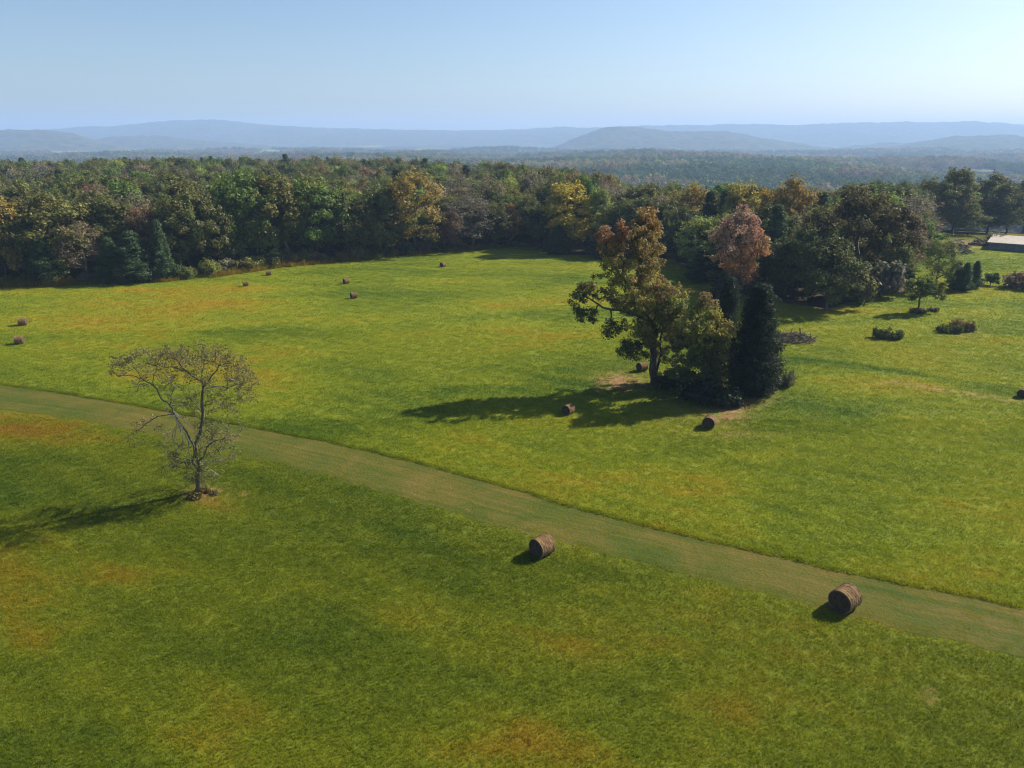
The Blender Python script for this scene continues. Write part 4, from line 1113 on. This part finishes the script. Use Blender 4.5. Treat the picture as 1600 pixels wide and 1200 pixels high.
# ------------------------------------------------------------------ weeds, brush piles and hedge plants
def weed_patch(kind, px, by, wpx, hpx, colours, n, label, cat, seed, spike=0.5, depthf=1.0, lsz=0.2):
    """many leafy stems rising from an oval of ground"""
    g = np.random.default_rng(seed)
    p = ground_at(px, by); dep = project(p)[2]; m = dep / FPX
    W_, H_ = wpx * m, hpx * m
    a = g.uniform(0, 2 * np.pi, n); r = np.sqrt(g.random(n))
    nh = 7
    hc = np.sqrt(g.random(nh)) * .38; ha = g.uniform(0, 6.28, nh); hw = g.integers(0, nh, n)
    x = W_ * (hc[hw] * np.cos(ha[hw]) + .12 * r * np.cos(a)); y = W_ * depthf * (hc[hw] * np.sin(ha[hw]) + .12 * r * np.sin(a))
    h = H_ * g.uniform(.55, 1.1, nh)[hw] * g.uniform(.5, 1.0, n) * (1 - 0.35 * r ** 2)
    base = np.column_stack([x, y, np.full(n, -.03)])
    tip = base + np.column_stack([g.normal(0, .12, n) * H_, g.normal(0, .12, n) * H_, h])
    v, f = frusta(base, tip, np.full(n, .016), np.full(n, .006), 3)
    K = np.array([COLS[c] if isinstance(c, str) else c for c in colours])[g.integers(0, len(colours), n)]
    C = []; KK = []; RR = []
    for s in (.35, .6, .85, 1.0):
        C.append(base + (tip - base) * s); KK.append(K); RR.append(np.full(n, H_ * .12 * (1.25 - s * spike)))
    lv = leaves(np.concatenate(C), np.concatenate(RR), 9, lsz, g, 1.2, np.concatenate(KK), .3, aspect=.4)
    root = link(kind, None, None, tuple(p))
    link('stems', mesh('stems', v, f, [BARK]), root)['kind'] = 'stuff'
    link('foliage', crown_mesh('foliage', [lv]), root)
    tag(root, label, cat)
    return root
def brush_pile(px, by, wpx, hpx, n, label, seed, mat=BARK_GREY, thick=0.05, leafc=('brown',)):
    g = np.random.default_rng(seed)
    p = ground_at(px, by); dep = project(p)[2]; m = dep / FPX
    W_, H_ = wpx * m, hpx * m
    a = g.uniform(0, 2 * np.pi, n); r = np.sqrt(g.random(n)) * .5
    c = np.column_stack([W_ * r * np.cos(a), W_ * .8 * r * np.sin(a), H_ * (1 - (2 * r) ** 2) * g.random(n) + thick])
    d = g.normal(0, 1, (n, 3)); d[:, 2] *= .28; d /= np.linalg.norm(d, axis=1)[:, None]
    L = W_ * g.uniform(.08, .22, n)[:, None]
    v, f = frusta(c - d * L, c + d * L, np.full(n, thick) * g.uniform(.5, 1.3, n), np.full(n, thick * .4), 5)
    root = link('brush_pile', None, None, tuple(p))
    link('branches', mesh('branches', v, f, [mat], True), root)['kind'] = 'stuff'
    K = np.array([COLS[k] for k in leafc])[g.integers(0, len(leafc), n)]
    link('dead_leaves', crown_mesh('dead_leaves', [leaves(c, W_ * .07, 7, .22, g, .5, K)]), root)
    tag(root, label, 'brush pile')
    return root
weed_patch('weed_clump', 1218, 604, 70, 30, ('green', 'moss', 'moss', 'grey'), 260, 'tall dark weeds in a line right of the tall field cedar', 'weeds', 201, .8, .45, .16)
weed_patch('weed_clump', 1387, 529, 54, 19, ('pine', 'moss', 'moss'), 190, 'dark spiky weed clump below the small lawn tree', 'weeds', 202, .8, .6, .2)
weed_patch('weed_clump', 1484, 519, 50, 16, ('moss', 'moss', 'green'), 180, 'green half of the wide weed island on the right lawn', 'weeds', 203, .6, .6, .2)
weed_patch('weed_clump', 1512, 516, 66, 19, ('brown', 'gold', 'olive'), 220, 'reddish brown half of the wide weed island on the right lawn', 'weeds', 204, .4, .6, .2)
weed_patch('weed_clump', 1460, 487, 26, 8, ('moss', 'grey'), 50, 'low weeds right of the small lawn tree foot', 'weeds', 205, .5, .6, .2)
weed_patch('weed_clump', 314, 775, 60, 11, ('brown', 'gold', 'moss', 'thatch') if 'thatch' in COLS else ('brown', 'gold', 'moss'), 150, 'dry brown grass tussock round the foot of the bare tree', 'weeds', 206, .3, .7, .1)
brush_pile(1240, 531, 62, 13, 150, 'low heap of dry brush right of the field clump', 211, leafc=('brown', 'grey', 'cedar'))
brush_pile(1490, 394, 48, 20, 160, 'big grey brush heap on the lawn left of the pale roof', 212, thick=.12, leafc=('grey', 'cedar', 'moss'))
brush_pile(1532, 383, 30, 12, 110, 'smaller brush heap beside the corner of the pale roof', 213, thick=.1, leafc=('grey', 'brown'))
weed_patch('weed_clump', 1553, 381, 34, 20, ('lime', 'grey', 'moss'), 90, 'scraggly bush behind the corner of the pale roof', 'weeds', 214, .4, .7, .35)
weed_patch('weed_clump', 1452, 398, 60, 22, ('lime', 'moss', 'olive'), 120, 'loose light green scrub left of the big brush heap', 'weeds', 215, .4, .7, .4)

# hedge plants where the field meets the wood, each its own shrub
HEDGE_N = ['left end of the wood', 'leftmost green pine', 'brown half-bare tree', 'dark bushy pines', 'slim green pine', 'dull green oak', 'big round green oak', 'leaning bare trunk', 'bright green oak', 'dark narrow oak', 'mossy oak', 'golden brown tree', 'narrow rusty tree', 'grey brown half-bare tree', 'narrow orange tree']
HEDGE_X = [10, 76, 138, 195, 258, 298, 392, 456, 496, 546, 598, 650, 704, 738, 799]
hg = np.random.default_rng(77)
seen_h = {}
cname = dict(moss='mossy green', gold='golden', cedar='dark green', lime='pale green', brown='brown', olive='olive', grey='greyish', green='green')
for k in range(64):
    px = 4 + k * 12.9 + hg.uniform(-4, 4)
    if px > 836: break
    dark_h = 440 < px < 560
    colr = hg.choice(['moss', 'gold', 'cedar', 'lime', 'brown', 'olive', 'grey'], p=[.22, .14, .18, .14, .12, .12, .08])
    by = edge_y(px) + hg.uniform(-3, 1.5)
    hp = hg.uniform(10, 26) if px > 270 else hg.uniform(8, 18)
    if px > 690: hp = hg.uniform(6, 14)
    size = 'tall' if hp > 19 else ('low' if hp < 12 else 'middling')
    near = HEDGE_N[int(np.argmin(np.abs(np.array(HEDGE_X) - px)))]
    side = 'left of' if px < HEDGE_X[HEDGE_N.index(near)] - 4 else ('right of' if px > HEDGE_X[HEDGE_N.index(near)] + 4 else 'at the foot of')
    lab = f'{size} {cname[colr]} hedge bush {side} the {near}'
    if lab in seen_h:
        seen_h[lab] += 1
        lab = f'{size} {cname[colr]} hedge bush {side} the {near}, nearer the field'
        if lab in seen_h: lab = lab.replace('nearer the field', 'half hidden by its neighbours')
    seen_h[lab] = 1
    px_tree('hedge_bush', ['shrub_a', 'shrub_b', 'shrub_c'][k % 3], px, by, by - hp, hp * hg.uniform(.9, 1.6) + 4, colr, lab, 'shrub', 'hedge bushes along the wood edge', .2)

# ------------------------------------------------------------------ the wood behind the front row
fg = np.random.default_rng(99)
cand = []
for _ in range(60000):
    a = rad(fg.uniform(-43, 43)); r = math.sqrt(fg.uniform(95 ** 2, 640 ** 2))
    cand.append((r * math.sin(a), r * math.cos(a)))
cand = np.array(cand)
cz = terrain(cand[:, 0], cand[:, 1])
cpx, cpy, cd = project(np.column_stack([cand, cz]))
ok = (cpy < edge_y(cpx) - 2) & (cpx > -500) & (cpx < 2100)
cand, cz, cpx, cpy = cand[ok], cz[ok], cpx[ok], cpy[ok]
# the building and its yard stay clear
ok = ~((cpx > 1430) & (cpy > 364))
cand, cz, cpx, cpy = cand[ok], cz[ok], cpx[ok], cpy[ok]
cell = {}
keepers = []
def near_any(x, y, d):
    i, j = int(x // 8), int(y // 8)
    for a in (-1, 0, 1):
        for b in (-1, 0, 1):
            for (u, w) in cell.get((i + a, j + b), ()):
                if (u - x) ** 2 + (w - y) ** 2 < d * d: return True
    return False
for (u, w) in FOOT: cell.setdefault((int(u // 8), int(w // 8)), []).append((u, w))
for i in range(len(cand)):
    x, y = cand[i]
    dmin = 5.8 if math.hypot(x, y) < 320 else 7.2
    if near_any(x, y, dmin): continue
    cell.setdefault((int(x // 8), int(y // 8)), []).append((x, y)); keepers.append(i)
KINDS = [('oak_tree', ['oak_a', 'oak_b', 'oak_c', 'oak_d', 'tall_a', 'tall_b'], ['dark', 'moss', 'green', 'olive', 'dark'], .55), ('brown_tree', ['bare_a', 'bare_b', 'loose_a'], ['brown', 'grey', 'grey', 'moss'], .13),
         ('pine_tree', ['pine_a', 'pine_b', 'pine_a'], ['pine', 'pine', 'cedar'], .17), ('loose_tree', ['loose_a', 'loose_b', 'tall_a', 'tall_b'], ['moss', 'olive', 'olive', 'lime'], .15)]
KW = np.array([k[3] for k in KINDS]); KW /= KW.sum()
FILL = []
for i in keepers:
    x, y = cand[i]
    cl = fbm(x / 60 + 5, y / 60, 31, 2)
    w = KW.copy(); w[2] *= 0.3 + 2.4 * sstep(.5, .7, cl); w[1] *= 0.4 + 1.8 * sstep(.55, .35, cl); w /= w.sum()
    k = fg.choice(4, p=w)
    kind, mods, cols, _ = KINDS[k]
    r = math.hypot(x, y)
    h = fg.uniform(11.5, 17.0) * (1.06 if k == 2 else 1.0) * (0.86 if cpx[i] > 960 else 1.0)
    if cpx[i] < 760 and r < 330: h *= 0.95
    FILL.append([x, y, cz[i], kind, fg.choice(mods), fg.choice(cols), h, fg.uniform(7.5, 12.5) * (0.7 if k == 2 else 1), r])
FILL.sort(key=lambda f: f[8])
# which of them show: sweep from front to back over a skyline
sky_y = np.full(1700, 1200.0)
for px in range(1700): sky_y[px] = edge_y(px - 50) + 3
for (ax, ay) in FOOT: pass
for f in FT:
    a, b = int(f[2] - f[5] / 2 * .8 + 50), int(f[2] + f[5] / 2 * .8 + 50)
    a, b = max(a, 0), min(b, 1699)
    if b > a: sky_y[a:b] = np.minimum(sky_y[a:b], f[4] + 8)
vis = []
for f in FILL:
    top = np.array([f[0], f[1], f[2] + f[6]])
    tx, ty, dep = project(top)
    wp = f[7] * FPX / dep
    a, b = int(tx - wp * .4 + 50), int(tx + wp * .4 + 50)
    if b < 50 or a > 1649: vis.append(0); continue
    a, b = max(a, 0), min(b, 1699)
    seg = sky_y[a:b]
    show = np.maximum(0, seg - ty).clip(0, f[6] * FPX / dep).sum() if b > a else 0
    vis.append(show)
    if b > a: sky_y[a:b] = np.minimum(seg, ty + wp * .12)
vis = np.array(vis)
NSHOW = 225
order = np.argsort(-vis)
single = set(order[:NSHOW][vis[order[:NSHOW]] > 12].tolist())
adj = dict(dark='dark green', moss='mossy green', green='green', olive='olive', brown='brown', grey='grey brown', rust='rusty', pine='dark needled', cedar='blackish green', gold='golden', lime='yellow green')
noun = dict(oak_tree='round oak', brown_tree='half-bare tree', pine_tree='tall pine', loose_tree='airy tree')
lab_count = {}
pend = []
LX = np.array([l[0] for l in LAND], float)
for i in sorted(single):
    f = FILL[i]
    tx, ty, _ = project(np.array([f[0], f[1], f[2] + f[6]]))
    LY = np.array([l[1] for l in LAND], float)
    dd = np.abs(LX - tx) + 0.35 * np.abs(LY - ty)
    j = int(np.argmin(dd))
    ph = LAND[j][2].split(',')[0]
    dx = tx - LX[j]
    side = 'behind and left of' if dx < -14 else ('behind and right of' if dx > 14 else 'straight behind')
    row = 'first row' if f[8] < 215 else ('second row' if f[8] < 260 else ('deep in the wood' if f[8] < 330 else 'on the far crest'))
    pend.append((i, f, adj[f[5]], noun[f[3]], side, ph, row))
def clip16(s):
    w = s.split(); return ' '.join(w[:16])
SHORT = {}
def short_ph(ph):
    for cut in (' with ', ' behind ', ' leaning ', ' in front ', ' right of ', ' left of ', ' cut by ', ' between ', ' at the ', ' rising ', ' over ', ' on the ', ' low at ', ' second ', ' just ', ' directly ', ' above ', ' under ', ' beside ', ' below ', ' standing ', ' touching ', ' pressed ', ' hidden '):
        k = ph.find(cut)
        if k > 8: ph = ph[:k]
    return ph
used = {}
for (i, f, a_, n_, side, ph, row) in pend:
    sp = short_ph(ph)
    lab = clip16(f'{a_} {n_} {side} the {sp}, {row}')
    used.setdefault(lab, []).append(i)
for (i, f, a_, n_, side, ph, row) in pend:
    sp = short_ph(ph)
    lab = clip16(f'{a_} {n_} {side} the {sp}, {row}')
    grp = 'trees packed in the wood behind the field'
    if len(used[lab]) > 1:
        same = sorted(used[lab], key=lambda q: -FILL[q][6]); rk = same.index(i)
        word = ['tallest ', 'shorter ', 'shortest '][min(rk, 2)]
        lab = clip16(word + lab)
    place_tree(f[3], f[4], (f[0], f[1], f[2] - .1), f[6], f[7], col_jit(f[5], .22), lab, 'tree', grp)

# the rest of the wood: one mass, instanced from the same crowns; then the valley woods beyond
def lib_object(name, me):
    return bpy.data.objects.new(name, me)
def wood_stuff(name, pts, scl, hue, model_idx, meshes, label, mat):
    me = bpy.data.meshes.new(name)
    me.vertices.add(len(pts)); me.vertices.foreach_set('co', np.asarray(pts, np.float32).ravel())
    a = me.attributes.new('scl', 'FLOAT_VECTOR', 'POINT'); a.data.foreach_set('vector', np.asarray(scl, np.float32).ravel())
    a = me.attributes.new('hue', 'FLOAT_COLOR', 'POINT'); a.data.foreach_set('color', np.concatenate([hue, np.ones((len(hue), 1))], 1).astype(np.float32).ravel())
    a = me.attributes.new('idx', 'INT', 'POINT'); a.data.foreach_set('value', np.asarray(model_idx, np.int32))
    a = me.attributes.new('rot', 'FLOAT', 'POINT'); a.data.foreach_set('value', rng.uniform(0, 6.28, len(pts)).astype(np.float32))
    o = link(name, me)
    ng = bpy.data.node_groups.new(name + '_nodes', 'GeometryNodeTree')
    ng.interface.new_socket('Geometry', in_out='INPUT', socket_type='NodeSocketGeometry')
    ng.interface.new_socket('Geometry', in_out='OUTPUT', socket_type='NodeSocketGeometry')
    N = ng.nodes; L = ng.links
    gi, go = N.new('NodeGroupInput'), N.new('NodeGroupOutput')
    gt = N.new('GeometryNodeGeometryToInstance')
    for m in reversed(meshes):
        oi = N.new('GeometryNodeObjectInfo'); oi.inputs['Object'].default_value = lib_object(name + '_tree', m)
        oi.transform_space = 'ORIGINAL'
        oi.inputs['As Instance'].default_value = False
        L.new(oi.outputs['Geometry'], gt.inputs[0])
    ip = N.new('GeometryNodeInstanceOnPoints')
    ip.inputs['Pick Instance'].default_value = True
    L.new(gi.outputs[0], ip.inputs['Points']); L.new(gt.outputs[0], ip.inputs['Instance'])
    def attr(nm, typ):
        n = N.new('GeometryNodeInputNamedAttribute'); n.data_type = typ; n.inputs['Name'].default_value = nm
        return n.outputs[0]
    L.new(attr('idx', 'INT'), ip.inputs['Instance Index'])
    L.new(attr('scl', 'FLOAT_VECTOR'), ip.inputs['Scale'])
    cx = N.new('ShaderNodeCombineXYZ'); L.new(attr('rot', 'FLOAT'), cx.inputs[2])
    L.new(cx.outputs[0], ip.inputs['Rotation'])
    src = ip.outputs[0]
    if mat is not None:
        sm = N.new('GeometryNodeSetMaterial'); sm.inputs['Material'].default_value = mat
        L.new(src, sm.inputs[0]); src = sm.outputs[0]
    L.new(src, go.inputs[0])
    md = o.modifiers.new('scatter', 'NODES'); md.node_group = ng
    tag(o, label, kind='stuff')
    return o
rest = [f for i, f in enumerate(FILL) if i not in single]
names = ['oak_a', 'oak_b', 'oak_c', 'oak_d', 'bare_a', 'bare_b', 'pine_a', 'pine_b', 'loose_a', 'loose_b', 'tall_a', 'tall_b']
pts = [(f[0], f[1], f[2] - .1) for f in rest]
scl = [(f[7] / MODELS[f[4]][3], f[7] / MODELS[f[4]][3], f[6] / MODELS[f[4]][2]) for f in rest]
hue = np.array([col_jit(f[5], .22)[:3] for f in rest])
wood_stuff('distant_woodland', pts, scl, hue, [names.index(f[4]) for f in rest], [MODELS[n][1] for n in names], 'mass of mixed trees filling the wood behind the field', LEAF_FAR)

def lowtree(seed, n=26, w=11, h=11, per=7, lsz=1.5):
    g = np.random.default_rng(seed)
    d = g.normal(0, 1, (n, 3)); d[:, 2] = np.abs(d[:, 2]) * .9 - .15; d /= np.linalg.norm(d, axis=1)[:, None]
    C = d * np.array([w * .42, w * .42, h * .42]) * g.uniform(.75, 1.05, (n, 1)) + np.array([0, 0, h * .55])
    return crown_mesh('crown', [leaves(C, 1.5, per, lsz, g, .8, None, .3, centre=np.array([0, 0, h * .5]))])
FAR_CROWNS = [lowtree(s) for s in (501, 502, 503, 504)]
vg = np.random.default_rng(123)
VP = []
n_try = 52000
az = vg.uniform(-43, 43, n_try); u = vg.random(n_try)
r = 600 * (3600 / 600) ** (u ** 0.8)
x = r * np.sin(np.radians(az)); y = r * np.cos(np.radians(az))
clear = fbm(x / 260, y / 260, 61, 3)
ok = clear < 0.64
x, y, r = x[ok], y[ok], r[ok]
z = terrain(x, y)
s = vg.uniform(.75, 1.35, len(x)) * np.clip(r / 900, 1.0, 2.0) ** .7
pc = [COLS[c] for c in ('dark', 'moss', 'green', 'olive', 'brown', 'pine', 'grey', 'gold')]
cl = fbm(x / 120, y / 120, 62, 2)
ci = np.where(cl > .56, 5, np.where(cl < .42, vg.choice([4, 6, 3], len(x)), vg.choice([0, 1, 2, 3, 4, 6, 7], len(x), p=[.3, .22, .14, .14, .1, .07, .03])))
hue = np.array(pc)[ci] * vg.uniform(.75, 1.3, (len(x), 1)) * (.6 + .85 * fbm(x / 300, y / 300, 64, 3))[:, None]
wood_stuff('valley_woodland', np.column_stack([x, y, z + vg.uniform(-1, 3, len(x))]), np.column_stack([s, s, vg.uniform(.9, 1.35, len(x)) * np.clip(s, .8, 1.5)]), hue, vg.integers(0, 4, len(x)), FAR_CROWNS, 'mass of trees covering the hazy valley floor', LEAF_FAR)

# ------------------------------------------------------------------ grass tufts of the field
def tuft(seed, nb=20, h=0.17, spread=0.26, bw=0.026):
    g = np.random.default_rng(seed)
    V, F = [], []
    for k in range(nb):
        a = g.uniform(0, 6.28); r = spread * math.sqrt(g.random())
        b = np.array([r * math.cos(a), r * math.sin(a), -.02])
        ln = g.uniform(0, 6.28); le = g.uniform(.35, 1.3)
        hh = h * g.uniform(.5, 1.15)
        m = b + np.array([math.cos(ln) * le * hh * .3, math.sin(ln) * le * hh * .3, hh * .62])
        e = b + np.array([math.cos(ln) * le * hh, math.sin(ln) * le * hh, hh * (1.0 - .35 * le)])
        sd = np.array([-math.sin(ln), math.cos(ln), 0]) * bw * g.uniform(.6, 1.2)
        o = len(V)
        V += [b - sd * .5, b + sd * .5, m + sd * .45, m - sd * .45, e]
        F += [(o, o + 1, o + 2, o + 3)]
        F.append((o + 3, o + 2, o + 4, o + 4))
    q = np.array([f for f in F if f[2] != f[3]]); tr = np.array([f[:3] for f in F if f[2] == f[3]])
    return mesh('tuft', np.array(V), [q, tr], [BLADE], False)
TUFT = [tuft(s) for s in (701, 702, 703)] + [tuft(704, 12, .30, .18, .022)]
gg = np.random.default_rng(321)
P, Sx, Sz = [], [], []
for (y0, y1, dens, sx, sz) in ((9, 40, 22.0, .85, .95), (40, 62, 14.0, 1.0, 1.0), (62, 95, 6.0, 1.35, 1.05), (95, 150, 2.6, 2.0, 1.1), (150, 215, 1.3, 2.6, 1.1)):
    x0, x1 = -y1 * 1.3 - 30, y1 * 1.3 + 30
    st = dens ** -.5
    x, y = np.meshgrid(np.arange(x0, x1, st), np.arange(y0, y1, st))
    x = (x + gg.uniform(-.48, .48, x.shape) * st).ravel(); y = (y + gg.uniform(-.48, .48, y.shape) * st).ravel()
    n = len(x)
    P.append(np.column_stack([x, y])); Sx.append(np.full(n, sx)); Sz.append(np.full(n, sz))
# the taller uncut edge along the far side of the mown strip
for rep in range(9):
    q = UPW + nrm * gg.uniform(0.03, 0.3, (NS, 1)) + gg.normal(0, .45, (NS, 1)) * np.gradient(UPW, axis=0) / np.linalg.norm(np.gradient(UPW, axis=0), axis=1)[:, None]
    P.append(q); Sx.append(np.full(NS, 1.0)); Sz.append(np.full(NS, 1.25))
P = np.concatenate(P); Sx = np.concatenate(Sx); Sz = np.concatenate(Sz)
zz = terrain(P[:, 0], P[:, 1])
px_, py_, _ = project(np.column_stack([P, zz]))
kp = (px_ > -520) & (px_ < 2120) & (py_ < 1900) & (py_ > edge_y(px_) + 1)
on_strip = in_poly(P[:, 0], P[:, 1], STRIP_POLY)
kp &= ~on_strip | (gg.random(len(P)) < np.where(P[:, 1] - np.interp(P[:, 0], LOW[:, 0], LOW[:, 1]) < .9, .75, .22))
br = patch(px_, py_, BARE)
kp &= gg.random(len(P)) > .15 + br * 0.8
for (bpx, bby, bh, _, _) in BALES:
    q = ground_at(bpx, bby)
    kp &= (P[:, 0] - q[0]) ** 2 + (P[:, 1] - q[1]) ** 2 > .32
clump = fbm(P[:, 0] / 0.34, P[:, 1] / 0.34, 71, 2); big = fbm(P[:, 0] / 9, P[:, 1] / 9, 72, 2)
Sz = np.where(on_strip, Sz * .28, Sz)
on_strip = on_strip[kp]
P, Sx, Sz, zz, clump, big, px_, py_ = P[kp], Sx[kp], Sz[kp], zz[kp], clump[kp], big[kp], px_[kp], py_[kp]
side = P[:, 1] - np.interp(P[:, 0], LOW[:, 0], LOW[:, 1])
Sz = np.where((side > -1.8) & (side < .02), Sz * (.4 + .6 * np.clip(-side / 1.8, 0, 1)), Sz)
hs = Sz * (.95 + .1 * big) * gg.uniform(.6, 1.35, len(P))
dryv = np.clip(patch(px_, py_, DRY) * (.15 + 1.7 * fbm(P[:, 0] / 3.2, P[:, 1] / 2.2, 88, 4)) * .5 + gg.normal(0, .06, len(P)) + np.where(on_strip, .12, 0), -1, 1)
gidx = np.where(gg.random(len(P)) < .06, 3, gg.integers(0, 3, len(P)))
me = bpy.data.meshes.new('grass')
go_ = wood_stuff('grass', np.column_stack([P, zz]), np.column_stack([Sx, Sx, hs]), np.zeros((len(P), 3)), gidx, TUFT, 'knee-high tufted hay grass covering the field', None)
a = go_.data.attributes.new('dry', 'FLOAT', 'POINT'); a.data.foreach_set('value', dryv.astype(np.float32))
a = go_.data.attributes.new('brightness', 'FLOAT', 'POINT'); a.data.foreach_set('value', painted_light(P[:, 0], P[:, 1]).astype(np.float32))

# tall dry grass standing along the foot of the wood
nd = 2600
dpx = gg.uniform(-80, 842, nd)
thick = np.where((dpx < 110) | ((dpx > 330) & (dpx < 600)), 1.0, .45)
dpy = edge_y(dpx) + gg.uniform(-3.5, 3.5, nd) * thick + 1.0
DP = np.array([ground_at(a_, b_) for a_, b_ in zip(dpx, dpy)])
dsz = gg.uniform(4.0, 8.5, nd) * thick ** .5
dg = wood_stuff('dry_grass', DP, np.column_stack([np.full(nd, 2.4), np.full(nd, 2.4), dsz]), np.zeros((nd, 3)), gg.integers(0, 4, nd), TUFT, 'tall straw coloured grass along the foot of the wood', None)
a = dg.data.attributes.new('dry', 'FLOAT', 'POINT'); a.data.foreach_set('value', gg.uniform(.3, .9, nd).astype(np.float32))
a = dg.data.attributes.new('brightness', 'FLOAT', 'POINT'); a.data.foreach_set('value', gg.uniform(.9, 1.3, nd).astype(np.float32))

# ------------------------------------------------------------------ haze
HAZE, t = new_mat('haze_air')
pv_ = t.n('ShaderNodeVolumePrincipled')
pv_.inputs['Color'].default_value = (0.42, 0.61, 0.94, 1)
pv_.inputs['Density'].default_value = 0.00019
pv_.inputs['Anisotropy'].default_value = 0.1
out(t, None, pv_.outputs[0])
hb = link('haze', box_mesh('haze', [((-9600, -9600, -90), (9600, 9600, 225))], HAZE))
tag(hb, 'pale blue haze filling the valley air', kind='stuff')
print('SINGLE', len(single), 'FILL', len(FILL), 'TUFTS', len(P), 'TRIS', sum(len(m.loop_triangles) if m.loop_triangles else sum(max(1, p.loop_total - 2) for p in m.polygons) for m in bpy.data.meshes if m.users and len(m.polygons) < 400000))
